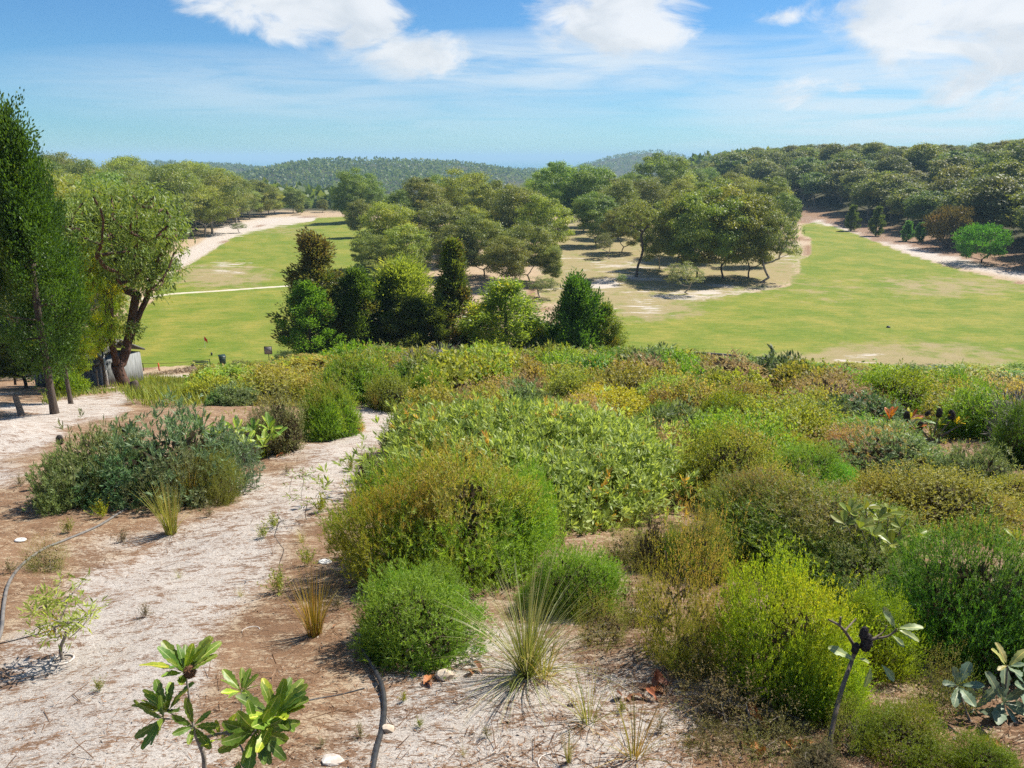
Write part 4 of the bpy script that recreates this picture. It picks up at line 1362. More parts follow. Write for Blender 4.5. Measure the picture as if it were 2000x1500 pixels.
def build_forked_euc():
    """The eucalypt with the forked leaning trunk by the shed."""
    g = G(246, 754)
    Y = g[1]
    rng = np.random.default_rng(77)
    def L(px, py, dy=0.0):
        return PT(px, py, Y + dy) - g
    trunk = [L(248, 762), L(245, 753), L(237, 738), L(231, 722), L(229, 714)]
    limbs = [(4, [L(224, 695, -.3), L(219, 672, -.5), L(216, 640, -.6), L(215, 605, -.8), L(212, 575, -.9)]),
             (4, [L(238, 708, .3), L(246, 684, .5), L(252, 655, .7), L(257, 625, .8), L(262, 598, .9), L(266, 575, 1.0)]),
             (11, [L(276, 605, 1.2), L(288, 580, 1.3), L(292, 556, 1.2), L(300, 530, 1.0)]),
             (6, [L(208, 668, -1.2), L(198, 655, -1.5)])]
    m1 = mpp(g)
    pts = []
    while len(pts) < 170:
        px, py = rng.uniform(105, 350), rng.uniform(365, 580)
        q = ((px - 230) / 124) ** 2 + ((py - 474) / 112) ** 2
        if q > 1 or (py > 540 and rng.random() < 0.6):
            continue
        pts.append(L(px, py, rng.normal() * 2.4))
    A = np.array(pts)
    nodes, par, tips = grow(rng, trunk, A, 0.7, 0.14, 1.2, limbs)
    mb = MB()
    branch_mesh(mb, nodes, par, 0.012, 0.29, 5, 8, p=2.15, flare=1.25)
    A2 = np.concatenate([A, [L(255, 640, 0.4), L(258, 650, 0.5), L(246, 648, 0.2), L(300, 565, 1.2), L(305, 575, 1.2), L(205, 560, -1)]])
    Q, v, tip = clump_leaves(rng, A2, 0.80 * rng.uniform(0.7, 1.3, len(A2)), 135, 0.22, 0.06, 'droop', 0.75, 0.4)
    cb_ = MB()
    cb_.quads(Q, v, tip)
    t = TH('eucalypt_tree', 'eucalypt with a dark trunk forked in two beside the grey shed', 'tree', g)
    O('trunk', mb.mesh('tree_trunk', M_REDBARK, True), t)
    O('crown', cb_.mesh('tree_crown', M_EUC), t, (0.80, 0.90, 0.85))
build_forked_euc()

# single trees along the right bank and on the open ground
C_P = conifer_proto(330, 8, 1.9, 60, 110, 0.42, 0.17, 0.55, 0.05, M_CYP, 0.9, 0.0, fat=0.3)
C_R = euc_proto(331, 9, 0.46, 0.10, 90, 120, 0.40, 0.14, 1.0, (0, 0), 6, M_CYPG, M_BARK, 0.54, 0.46, -0.75, 0.05, mode='up')
def single(px, top, base, half, pr, Hn, Rn, label, tint, name, group=None):
    g = G(px, base)
    conifer(px, top, g[1], half, pr, Hn, Rn, label, tint, name=name, group=group)
single(1559, 398, 428, 9, C_P, 8, 1.9, 'small dark conifer at the head of the right fairway', (0.85, 0.95, 1), 'conifer_tree')
single(1668, 403, 451, 13, C_P, 8, 1.9, 'left of the two dark upright conifers on the sandy bank', (0.9, 1.0, 1), 'conifer_tree')
single(1717, 406, 461, 14, C_P, 8, 1.9, 'right of the two dark upright conifers on the sandy bank', (0.95, 0.95, .9), 'conifer_tree')
single(1776, 433, 471, 12, C_P, 8, 1.9, 'left one of two small green conifers side by side under the forest', (1.0, 1.55, 1.5), 'conifer_tree')
single(1800, 436, 472, 11, C_P, 8, 1.9, 'right one of two small green conifers side by side under the forest', (1.0, 1.4, 1.4), 'conifer_tree')
single(1863, 398, 485, 40, C_R, 9, 4.3, 'purplish brown rounded tree at the foot of the right forest', (1.15, 0.48, 1.3), 'round_tree')
single(1931, 434, 514, 44, C_R, 9, 4.3, 'bright green rounded bush tree standing alone on the right bank', (0.85, 1.0, 0.85), 'round_tree')
VASE = euc_proto(340, 12, 0.40, 0.08, 70, 90, 0.36, 0.12, 1.0, (1.6, 0), 6, M_EUC, M_PALEBARK, 0.62, 0.36, -0.6, 0.2, shell=0.35)
g = G(1484, 552)
loc, H = by_top(1520, 418, g[1]); loc[0] = g[0]; loc[2] = g[2] - .05
plant_tree('eucalypt_tree', VASE, loc, H, 12, 0, 'grey-green vase-shaped tree with splayed pale trunks beside the right fairway', None, 0.95, (0.95, 1.0, 1.5))
LEAN = euc_proto(341, 16, 0.26, 0.5, 46, 130, 0.36, 0.15, 1.2, (0, 0), 6, M_EUC, M_BARK, 0.74, 0.24, -0.4, 0.15,
                 trunk=[np.array(p) for p in ((0, 0, -0.3), (0.05, 0, 1.2), (0.3, 0, 2.6), (0.9, 0, 4.2), (1.15, 0, 5.6), (0.9, 0, 7.2), (0.6, 0, 8.6))])
g = G(1244, 541)
loc, H = by_top(1250, 388, g[1])
plant_tree('eucalypt_tree', LEAN, loc, H, 16, 0, 'eucalypt with a bare bent dark trunk at the left of the right clump', None, 0.95, GREENS['olive'])
for px_, top_, base_, half_, lab, tint in ((1195, 455, 506, 24, 'dark ragged shrub with bare branches on the open sand', (0.7, 0.7, 0.9)), (1350, 512, 574, 38, 'grey-leaved bush under the eucalypts of the right clump', (1.1, 1.05, 1.8)),
                                           (1207, 534, 556, 13, 'small dark green bush on the white sand patch', (0.6, 0.85, 0.7)), (1045, 540, 582, 36, 'dark bush at the right foot of the middle clump', (0.75, 0.85, 0.9)),
                                           (466, 436, 456, 16, 'small dark-leaved tree on the white sandy bank', (0.7, 0.8, 0.9)), (322, 508, 540, 22, 'dark bush at the edge of the left forest', (0.6, 0.8, 0.8))):
    g = G(px_, base_)
    loc, H = by_top(px_, top_, g[1])
    r = half_ * mpp(loc)
    t = TH('bush', lab, 'bush', loc, RT.uniform(0, 6), None, (r / 4.8, r / 4.8, H / 12))
    O('stems', VASE[0], t)
    O('foliage', VASE[1], t, tint)
print('trees', round(time.time() - T0, 1))

for px_, top_, Y_, wd, lab in ((14, 668, 44, 1.5, 'dark bush filling the shade left of the thick cypress trunk'), (112, 690, 46, 1.3, 'dark bush behind the foot of the thick cypress trunk'), (60, 650, 52, 1.5, 'dull green bush far back behind the thick cypress trunk'), (150, 700, 50, 1.0, 'dark bush against the wall of the grey shed')):
    loc, H = by_top(px_, top_, Y_)
    plant_tree('bush', W_L, loc, H, 9, RT.uniform(0, 6), lab, None, wd, (0.5, 0.6, 0.5), 'bush')

# ------------------------------------------------------------------ heath shrubs
RS = np.random.default_rng(9)
TAKEN = []          # (x, y, r) of everything standing in the heath
TINT = {'plain': (1, 1, 1), 'olive': (1.14, 1.08, 0.85), 'dark': (0.62, 0.70, 0.72), 'vivid': (0.95, 1.22, 0.8), 'yellow': (1.32, 1.22, 0.80), 'rust': (1.45, 0.92, 0.85), 'grey': (1.05, 1.02, 0.98),
        'brown': (1.10, 0.92, 0.95), 'buff': (1.5, 1.3, 1.2), 'pale': (1.3, 1.28, 1.2), 'orange': (1.5, 1.18, 0.62), 'deep': (0.75, 0.92, 0.85), 'sage': (1.0, 1.06, 1.02), 'purple': (1.15, 0.88, 1.35), 'mauve': (1.1, 0.95, 1.25)}

def lod_for(Y):
    return 0 if Y < 14 else (1 if Y < 27 else 2)

def put_shrub(kind, loc, rx, ry, h, tint, label, name='shrub', group=None, rz=None, lod=None, var=None, cat='shrub', stems=True):
    lod = lod_for(loc[1]) if lod is None else lod
    var = (int(RS.integers(0, 2)) if kind in ('heath', 'needle') else 0) if var is None else var
    if lod == 2 and kind in ('dry', 'grey', 'twiggy', 'bank', 'yellow', 'rush'):
        var = 0
    var = var % 2
    fol, core, st, R, H = proto((kind, lod, var), lambda: shrub_proto(kind, lod, var))
    t = TH(name, label, cat, loc, RS.uniform(0, 6.28) if rz is None else rz, group, (rx / R, ry / R, h / H))
    c = TINT[tint] if isinstance(tint, str) else tint
    O('foliage', fol, t, c)
    if kind in ('needle', 'heath', 'yellow', 'twiggy', 'bankg', 'dry') and rx > 0.35:
        # side growth that breaks the dome
        for q in range(3 if rx > 0.8 else 2):
            a, s_ = RS.uniform(0, 6.28), RS.uniform(0.42, 0.68)
            w = O('foliage', fol, t, tuple(min(3, k_ * RS.uniform(0.85, 1.2)) for k_ in c))
            w.location = (math.cos(a) * R * (1.02 - 0.55 * s_), math.sin(a) * R * (1.02 - 0.55 * s_), H * RS.uniform(-0.02, 0.16))
            w.rotation_euler = (RS.normal() * 0.2, RS.normal() * 0.2, RS.uniform(0, 6.28))
            w.scale = (s_, s_, s_ * RS.uniform(0.85, 1.25))
    if core is not None:
        O('inner_twigs', core, t)['kind'] = 'stuff'
    if stems:
        so = O('stems', st, t)
        so.scale = (1.10, 1.10, 1.12)
    return t

def shrub(x0, y0, x1, y1, kind, tint, label, mk=None, name='shrub', group=None, deep=1.0, lift=0.0, **kw):
    """A shrub from the box that it fills in the photo."""
    cx = (x0 + x1) / 2
    f = G(cx, y1)
    r = (x1 - x0) / 2 * mpp(f)
    for _ in range(2):
        c = PT(cx, y1, f[1] + r * 0.72 * deep)
        X = ray(cx, (y0 + y1) / 2)[0] / ray(cx, (y0 + y1) / 2)[1] * c[1]
        loc = np.array([X, c[1], 0.0])
        loc[2] = float(hz(X, c[1]))
        r = (x1 - x0) / 2 * mpp(loc + np.array([0, 0, 0.5]))
    top = PT(cx, y0, c[1] + r * 0.1)
    h = max(0.22, top[2] - loc[2])
    loc[2] -= 0.03
    TAKEN.append((loc[0], loc[1], max(r, r * deep)))
    mark(cx, (y0 + y1) / 2, mk) if mk else None
    kr, kh = {'yellow': (0.86, 0.68), 'bankg': (0.90, 0.72), 'needle': (0.92, 0.80)}.get(kind, (0.94, 0.78))
    return put_shrub(kind, loc, r * kr, r * kr * deep, h * kh, tint, label, name, group, **kw)

# --- the broad banksia mound in the middle, its own shape
def build_mound():
    f = G(1090, 1050)
    fol, core = dome_shrub(7001, 2.65, 1.42, 1350, 6, 10, 0.115, 0.026, 0.06, M_BANK, 'dots', False, 0.13, 0.26, 3600, 0.16, 0.26, 1.1, 0.8, zlo=-0.02, wmid=0.62)
    loc = np.array([0.55, 12.5, 0.0])
    loc[2] = float(hz(loc[0], loc[1]))
    t = TH('banksia_shrub', 'broad mound of upright narrow-leaved banksia with scattered orange tips, in the middle of the heath', 'shrub', loc, 0.35, None, (1.0, 1.0, 1.0))
    O('foliage', fol, t, (1, 1, 1))
    O('inner_twigs', core, t)['kind'] = 'stuff'
    O('stems', shrub_stems(7002, 2.4, 1.3, 26, 0.03), t)
    TAKEN.append((loc[0], loc[1], 2.7))
    px, py, _ = project(*loc)
    mark(1060, 890, 'the broad banksia mound')
build_mound()

shrub(1100, 763, 1300, 850, 'heath', 'orange', 'yellow-orange capped low shrub at the back edge of the broad banksia mound', 'the yellow-orange cap', deep=0.9)
shrub(702, 885, 1078, 1150, 'needle', 'olive', 'large round fine-leaved shrub with a rusty brown cap in front of the broad banksia mound', 'the round rusty-capped shrub', var=0, deep=0.95)
shrub(980, 905, 1080, 1080, 'needle', 'vivid', 'bright green side shrub pressed between the rusty-capped dome and the banksia mound', var=1)
shrub(738, 806, 885, 905, 'needle', 'deep', 'dark green dome at the bend of the sand track', 'the dark green dome by the track', var=1)
shrub(645, 1115, 940, 1312, 'needle', 'vivid', 'feathery bright green shrub arching over the black pipe', 'the feathery shrub over the pipe', var=1)
shrub(1022, 1060, 1212, 1215, 'needle', 'vivid', 'rounded bright green feathery shrub behind the arching tussock', 'the green shrub behind the tussock', var=1)
shrub(1240, 1040, 1430, 1300, 'twiggy', 'yellow', 'open olive-yellow twiggy shrub left of the lime-yellow shrub', 'the open twiggy shrub', var=0)
shrub(1395, 1085, 1690, 1390, 'yellow', 'plain', 'lime-yellow feathery shrub, the brightest in the heath', 'the lime-yellow shrub', var=0, deep=0.9)
shrub(1600, 1140, 1800, 1330, 'yellow', (0.80, 0.92, 0.9), 'small-leaved lime shrub with pale tips behind the bare cone-bearing stem', var=1)
shrub(1405, 945, 1790, 1130, 'needle', (0.85, 0.88, 0.95), 'long low brown-green dome right of the broad banksia mound', 'the long brown-green dome', var=2, deep=0.9)
shrub(1690, 905, 2010, 1050, 'heath', 'brown', 'wide rusty brown mottled shrub behind the dark feathery shrub at the right', 'the rusty mottled shrub', var=0)
shrub(1770, 1025, 2090, 1330, 'needle', (0.50, 0.78, 0.75), 'large dark green feathery shrub cut off by the right edge', 'the dark feathery shrub', var=1)
shrub(1560, 1075, 1800, 1200, 'needle', (0.6, 0.8, 0.8), 'shaded dark green shrub below the round-leaved sprigs', var=2)
shrub(1322, 832, 1545, 1000, 'heath', 'olive', 'olive domed shrub with a clipped-looking yellowish top right of the broad banksia mound', 'the yellow-topped olive dome', var=1)
shrub(1380, 905, 1500, 1020, 'bankg', 'grey', 'grey strap-leaved banksia leaning out of the olive dome', var=0)
shrub(1490, 862, 1670, 965, 'needle', 'vivid', 'vivid grass-green shrub beside the yellow-topped olive dome', 'the vivid grass-green shrub', var=1)
shrub(1415, 930, 1540, 1010, 'needle', (0.8, 1.15, .8), 'fresh green feathery shrub under the grey strap-leaved banksia', var=0)
shrub(1660, 838, 1890, 960, 'bankg', 'sage', 'grey-green banksia mound spreading to the right', 'the grey-green banksia mound', var=1)
shrub(1840, 850, 2010, 985, 'bankg', 'sage', 'paler grey-green banksia mound toward the right edge', var=2)
shrub(1595, 818, 1800, 890, 'needle', (0.9, 1.15, 0.9), 'green feathery shrub in front of the plant with dark cones', var=2)
shrub(1440, 772, 1645, 868, 'heath', 'plain', 'large olive dome with a brown twiggy underside', 'the large olive dome', var=2)
shrub(1945, 810, 2040, 915, 'needle', (0.45, 0.62, 0.6), 'nearly black-green ball of a shrub at the right edge', 'the black-green ball', var=1)
shrub(1625, 765, 1790, 850, 'bankg', (0.65, 0.75, 0.8), 'dark mottled banksia bush with silver leaf backs', 'the dark mottled banksia', var=0)
shrub(1385, 765, 1470, 840, 'heath', 'vivid', 'small fresh olive shrub against the left of the large olive dome', var=0)
shrub(1378, 722, 1495, 785, 'heath', 'olive', 'rounded olive shrub in front of the pipe across the heath', 'the rounded olive shrub by the pipe', var=1)
shrub(1810, 757, 1985, 830, 'heath', 'brown', 'brown-olive low dome behind the plant with dark cones', 'the brown-olive dome', var=2)
shrub(1768, 724, 1817, 762, 'twiggy', 'dark', 'little vase-shaped shrub standing out against the fairway', 'the little vase-shaped shrub', var=1)
shrub(1845, 734, 1890, 765, 'needle', 'deep', 'small round green bush at the edge of the right fairway', var=0)
shrub(1885, 738, 1930, 768, 'heath', (0.6, 0.55, 0.7), 'small dark purplish bush at the edge of the right fairway', var=1)
shrub(1915, 740, 2000, 782, 'bankg', (0.7, 0.8, 0.8), 'dark low bush with a silvery top at the edge of the right fairway', var=2)
shrub(1455, 692, 1580, 755, 'bankg', (0.55, 0.62, 0.62), 'dark wide banksia bush just behind the pipe', 'the dark banksia behind the pipe', var=0)
shrub(1535, 703, 1625, 765, 'heath', (0.62, 0.66, 0.7), 'dark olive bush right of the end of the pipe', var=1)
shrub(1320, 748, 1400, 812, 'rush', (0.55, 0.85, 0.85), 'spiky blue-green grass tree crown among the shrubs', 'the spiky grass tree crown', var=0)
shrub(1205, 1110, 1300, 1225, 'twiggy', (0.8, 0.8, 0.75), 'small dull twiggy shrub in the gap before the open twiggy shrub', var=0)
shrub(1295, 1010, 1440, 1130, 'needle', (0.9, 0.95, 0.8), 'olive fine-leaved shrub in the shade between the banksia mound and the lime-yellow shrub', var=0)
shrub(1170, 1030, 1290, 1110, 'twiggy', (0.8, 0.85, 0.75), 'straggly olive growth at the front foot of the broad banksia mound', var=1)
shrub(1130, 1165, 1230, 1265, 'twiggy', (0.9, 0.9, 0.75), 'brown dry low shrub right of the arching tussock', var=0)
shrub(1300, 1180, 1420, 1330, 'twiggy', (1.0, 1.0, 0.8), 'wispy olive shrub against the left of the lime-yellow shrub', var=1)
shrub(1790, 1290, 1900, 1400, 'twiggy', (0.7, 0.75, 0.7), 'dull twiggy growth in front of the dark feathery shrub', var=0)
shrub(1860, 1430, 2010, 1540, 'yellow', (0.55, 0.68, 0.7), 'low green growth in the very bottom right corner', var=1)
shrub(1520, 1440, 1660, 1530, 'dry', (0.6, 0.6, 0.55), 'dry brown growth under the lime-yellow shrub at the bottom edge', var=0)
# --- left of the track
GB = shrub(68, 798, 300, 985, 'bankg', 'grey', 'grey-green spreading banksia with dark cones, left of the sand track', 'the grey-green banksia left of the track', var=0, deep=0.8)
shrub(200, 792, 470, 985, 'bankg', (0.82, 0.95, 1.15), 'darker half of the spreading banksia beside the saw-leaved plant', var=1, deep=0.8)
shrub(365, 872, 470, 990, 'rush', (0.85, 0.9, 0.75), 'rush-like yellow-green shrub in front of the spreading banksia', 'the rush-like shrub', var=1)
shrub(425, 835, 520, 905, 'yellow', (0.55, 0.68, 0.7), 'yellow-green small-leaved bush under the saw-leaved plant', var=2)
shrub(480, 768, 600, 890, 'dry', (0.85, 0.95, 0.75), 'grey-brown twiggy shrub behind the saw-leaved plant', 'the grey twiggy shrub', var=0)
shrub(580, 742, 715, 860, 'needle', (0.9, 1.0, 0.8), 'green shrub on a bare dark stem at the left of the track', 'the bare-stemmed green shrub', var=2)
shrub(630, 790, 715, 850, 'twiggy', 'yellow', 'straw-coloured open shrub at the edge of the track', var=1)
shrub(688, 872, 752, 945, 'dry', 'olive', 'dry olive tuft of shrub at the foot of the dark green dome', var=1)
shrub(718, 728, 808, 805, 'heath', (0.85, 0.92, 0.9), 'round olive shrub at the head of the sand track', 'the round olive shrub at the head of the track', var=0)
shrub(803, 733, 882, 802, 'needle', 'vivid', 'bright green bush on a thin stem at the head of the track', 'the bright green stemmed bush', var=1)
shrub(862, 765, 950, 845, 'dry', 'buff', 'buff dry flowering shrub behind the dark green dome', 'the buff dry shrub', var=2)
shrub(895, 735, 1045, 808, 'twiggy', 'mauve', 'wide brownish shrub with grey twigs behind the broad banksia mound', 'the wide grey-twigged shrub', var=0)
shrub(1045, 720, 1165, 795, 'heath', 'vivid', 'mid green dome behind the broad banksia mound', 'the mid green dome', var=1)
shrub(1160, 712, 1300, 775, 'heath', 'brown', 'brownish olive dome behind the yellow-orange cap', 'the brownish dome', var=2)
shrub(640, 708, 722, 755, 'bankg', 'sage', 'silver-grey banksia bush with crooked dark stems', 'the silver banksia with crooked stems', var=1)
shrub(755, 703, 830, 735, 'bankg', 'grey', 'silver-grey banksia bush with two dark upright spikes', var=2)
shrub(755, 684, 880, 715, 'heath', 'yellow', 'yellow-green low dome on the crest in front of the pale sheoak', 'the yellow-green crest dome', var=0)
shrub(885, 688, 1000, 716, 'heath', (1.25, 1.15, 0.8), 'yellowish low dome on the crest in front of the brown-green cypress', var=1)
shrub(1008, 682, 1082, 716, 'grey', 'plain', 'bare grey twiggy bush on the crest', 'the bare grey bush on the crest', var=0)
shrub(1100, 686, 1172, 722, 'heath', 'sage', 'grey-green dome in front of the dense dark green bush', 'the grey-green crest dome', var=2)
shrub(1120, 678, 1160, 694, 'heath', 'yellow', 'small olive dome on top of the crest below the dense dark bush', var=1)
shrub(1190, 684, 1285, 722, 'needle', 'deep', 'dark green low bush at the end of the crest', 'the dark crest bush', var=0)
shrub(1090, 636, 1148, 690, 'bankg', 'sage', 'grey-leaved shrub against the foot of the dense dark green bush', var=0)
shrub(760, 664, 802, 690, 'twiggy', 'yellow', 'small yellowish bush under the pale sheoak', var=1)
shrub(1342, 690, 1400, 726, 'twiggy', 'dark', 'dark open bush with spiky twigs at the heath edge', var=2)
shrub(1272, 718, 1345, 752, 'grey', 'mauve', 'mauve-grey bare twiggy shrub among green domes', 'the mauve-grey twiggy shrub', var=1)
shrub(440, 706, 505, 728, 'heath', 'dark', 'dark clipped-looking bush in front of the green bin', 'the dark bush by the bin', var=0)
shrub(388, 726, 462, 755, 'heath', (0.85, 0.8, 0.9), 'rounded dull olive bush among the tall grass', 'the dull olive bush in the grass', var=2)
shrub(450, 742, 545, 768, 'yellow', (0.55, 0.8, 0.7), 'bright green low shrub right of the tall grass', 'the bright green low shrub', var=0)
shrub(528, 722, 598, 758, 'dry', 'purple', 'purplish brown twiggy shrub in the left of the heath', 'the purplish twiggy shrub', var=1)
shrub(535, 684, 580, 704, 'rush', (0.35, 0.5, 0.5), 'dark spiky tuft beside the small sign', None, 'spiky_plant', var=2)
shrub(100, 728, 165, 772, 'yellow', (0.7, 0.8, 0.8), 'lime bush in front of the grey shed', var=1)
shrub(1660, 1370, 1880, 1500, 'yellow', (0.62, 0.72, 0.75), 'low yellow-green ground shrub at the bottom right, beside the bare cone-bearing stem', 'the low yellow-green shrub at the bottom right', var=2, deep=0.8)
shrub(1330, 1330, 1600, 1480, 'twiggy', (0.62, 0.55, 0.6), 'dead twiggy undergrowth shaded by the lime-yellow shrub', var=2)
shrub(1600, 1370, 1720, 1480, 'twiggy', (0.85, 1.0, 0.8), 'sparse grassy green shrub around the foot of the bare cone-bearing stem', var=1)
shrub(45, 1058, 120, 1120, 'twiggy', (0.95, 0.95, 0.9), 'small round olive shrub beside the grey pipe on the sand', 'the small round shrub beside the grey pipe', var=0, deep=0.9)
shrub(1225, 1000, 1330, 1120, 'dry', (0.7, 0.75, 0.7), 'dull brown shrub in the gap at the right foot of the banksia mound', var=0)

# --- the rest of the heath
for px_, py_, nm in ((560, 1010, 'the sand track'), (640, 830, 'the bend of the sand track'), (1030, 1250, 'the arching tussock'), (1850, 815, 'the plant with dark cones'), (430, 698, 'the green bin'),
                     (526, 690, 'the small sign'), (245, 740, 'the forked eucalypt'), (780, 600, 'the pale sheoak'), (990, 640, 'the open wattle'), (1130, 640, 'the dense dark bush'), (1450, 715, 'the black pipe')):
    mark(px_, py_, nm)
WORDS = {'heath': 'small-leaved shrub', 'needle': 'fine-leaved shrub', 'bankg': 'grey banksia bush', 'yellow': 'lime shrub', 'dry': 'dry brown shrub', 'grey': 'bare grey shrub', 'twiggy': 'open twiggy shrub', 'bank': 'green banksia bush'}
FILL = (('heath', 'olive', 5), ('heath', 'yellow', 3.2), ('heath', 'brown', 1.8), ('heath', 'vivid', 2.5), ('needle', 'vivid', 3.5), ('needle', 'deep', 2), ('bankg', 'sage', 1.6), ('yellow', (0.6, 0.75, 0.8), 0.6), ('dry', 'buff', 0.6),
        ('twiggy', 'mauve', 1.6), ('grey', 'plain', 0.6), ('twiggy', 'yellow', 1.6), ('bank', 'olive', 0.9))
FW = np.array([f[2] for f in FILL]) / sum(f[2] for f in FILL)

def in_heath(p):
    z = float(hz(p[0], p[1]))
    px, py, zc = project(p[0], p[1], z)
    if px < 250 or px > 2120:
        return False
    lim = np.interp(px, [250, 420, 520, 640, 720, 800, 1000], [742, 716, 706, 696, 696, 697, 690])
    if py < lim:
        return False
    # keep the track and the bare foreground open
    if poly_line(np.array([px]), np.array([py]), PATH_MAIN)[0] > -0.45 and py > 798:
        return False
    if px < 700 and py > 800 - 0.0:
        return False
    if px < 1230 and py > 1000:
        return False
    if py > 1260:
        return False
    return True

for q_, r_ in ((PT(1815, 850, 17.4), 1.0), (PT(460, 860, 14.0), 0.9), (PT(435, 700, 84), 1.0)):
    TAKEN.append((q_[0], q_[1], r_))
rf = np.random.default_rng(31)
fill = []
for _ in range(9000):
    y = 10 + 46 * rf.random() ** 0.8
    x = rf.uniform(-0.42, 0.78) * y
    r = rf.uniform(0.75, 1.75) * (0.62 if y < 16 else (0.85 if y < 26 else 1.0))
    p = np.array([x, y])
    if not in_heath(p):
        continue
    if any(math.hypot(x - tx, y - ty) < (tr + r) * 0.70 for tx, ty, tr in TAKEN):
        continue
    TAKEN.append((x, y, r))
    fill.append((x, y, r))
    if len(fill) >= 235:
        break
fill.sort(key=lambda q: q[1])
for x, y, r in fill:
    k, tn, _ = FILL[int(rf.choice(len(FILL), p=FW))]
    h = r * rf.uniform(0.55, 0.85) + 0.15
    z = float(hz(x, y))
    qx, _, _ = project(x, y, z)
    cap = PT(float(qx), np.interp(float(qx), [250, 420, 520, 620, 700, 760, 1000, 1300, 1700, 2000], [728, 712, 706, 694, 688, 686, 686, 690, 730, 738]), y)[2] - z
    h = max(0.25, min(h, cap * (0.62 if qx < 640 else 0.85)))
    px, py, _ = project(x, y, z + h * 0.6)
    nm = '' if isinstance(tn, tuple) else {'plain': '', 'olive': 'olive', 'yellow': 'yellowish', 'brown': 'brownish', 'vivid': 'bright green', 'deep': 'dark green', 'sage': '', 'buff': 'buff', 'mauve': 'brown-grey'}[tn]
    size = 'small' if r < 0.95 else ('wide' if r > 1.4 else 'low')
    lab = autolabel(f'{size} {nm} {WORDS[k]}', float(px), float(py))
    put_shrub(k, np.array([x, y, z - 0.03]), r * rf.uniform(0.92, 1.2), r * rf.uniform(0.85, 1.05), h, tn, lab, 'banksia_shrub' if k.startswith('bank') else 'heath_shrub', 'shrubs of the heath')
print('shrubs', len(fill), len(bpy.data.objects), round(time.time() - T0, 1))

# --- low growth between the shrubs and tall grass by the shed
def build_undergrowth():
    rng = np.random.default_rng(41)
    n = 30000
    y = 8 + 50 * rng.random(n) ** 0.75
    x = rng.uniform(-0.44, 0.80, n) * y
    z = hz(x, y)
    px, py, zc = project(x, y, z)
    path = poly_line(px, py, PATH_MAIN)
    lim = np.interp(px, [250, 420, 520, 640, 720, 800, 1000], [745, 716, 706, 697, 697, 698, 690])
    dens = np.clip(0.38 + 0.45 * NZ2(x, y, 0.8), 0.03, 1)
    ok = (px > 260) & (py > lim) & ((path < -0.25) | (py < 797)) & ~((px < 700) & (py > 815)) & ~((px < 1240) & (py > 1010)) & (py < 1330) & (rng.random(n) < dens)
    x, y, z = x[ok], y[ok], z[ok]
    m = len(x)
    k = 4
    idx = np.repeat(np.arange(m), k)
    h = 0.09 * (1 + 0.8 * np.abs(NZ1(x, y, 0.9)))
    P = np.stack([x, y, z], 1)[idx] + rng.normal(size=(m * k, 3)) * np.array([0.09, 0.09, 0]) + np.array([0, 0, 1.0]) * (rng.random(m * k) * h[idx])[:, None]
    s = np.interp(y, [8, 20, 55], [0.045, 0.085, 0.15])[idx]
    D = nrm(rng.normal(size=(m * k, 3)) * 0.6 + np.array([0, 0, 0.7]))
    mb = MB()
    tone = np.clip(0.5 + 0.35 * NZ3(x, y, 1.1), 0, 1)[idx]
    dead = np.clip(0.25 + 0.5 * NZ4(x, y, 0.9), 0, 1)[idx]
    mb.quads(leaf_quads(P, D, s * rng.uniform(0.6, 1.4, m * k), s * 0.34, rng), np.clip(tone * 0.6 + 0.4 * rng.random(m * k), 0, 1), dead * rng.random(m * k))
    tag(O('undergrowth', mb.mesh('undergrowth', M_HEATH)), 'low olive and dry growth between the heath shrubs', kind='stuff')

def build_tall_grass():
    rng = np.random.default_rng(43)
    n = 26000
    px = rng.uniform(90, 520, n)
    py = rng.uniform(726, 806, n)
    y = 24 + 50 * rng.random(n) ** 0.8
    x = rng.uniform(-0.66, -0.30, n) * y
    z = hz(x, y)
    qx, qy, _ = project(x, y, z)
    track = np.maximum(poly_line(qx, qy, PATH_LEFT), poly_line(qx, qy, [(228, 746, 10), (330, 740, 10)], 2.0))
    ok = (qx > 85) & (qx < 500) & (qy > np.interp(qx, [85, 180, 250, 300, 500], [772, 757, 754, 738, 722])) & (qy < np.interp(qx, [80, 230, 300, 500], [800, 785, 800, 800])) & (track < 0.1)
    x, y, z = x[ok], y[ok], z[ok]
    m = len(x)
    hgt = rng.uniform(0.28, 0.75, m) * np.clip(0.8 + 0.3 * NZ2(x, y, 0.5), 0.3, 1.4)
    P = np.stack([x, y, z - 0.02], 1)
    D = nrm(rng.normal(size=(m, 3)) * 0.28 + np.array([-0.05, 0, 1]))
    mb = MB()
    mb.quads(leaf_quads(P, D, hgt, 0.045, rng, 0.4), np.clip(0.5 + 0.3 * NZ1(x, y, 0.7) + 0.25 * rng.normal(size=m), 0, 1), np.clip(0.3 * NZ3(x, y, 0.8) + 0.2, 0, 1) * rng.random(m))
    tag(O('tall_grass', mb.mesh('tall_grass', M_RUSH), color=(0.85, 0.92, 0.7)), 'tall yellow-green grass beside the shed and the track', kind='stuff')
build_undergrowth()
build_tall_grass()
print('heath', round(time.time() - T0, 1))

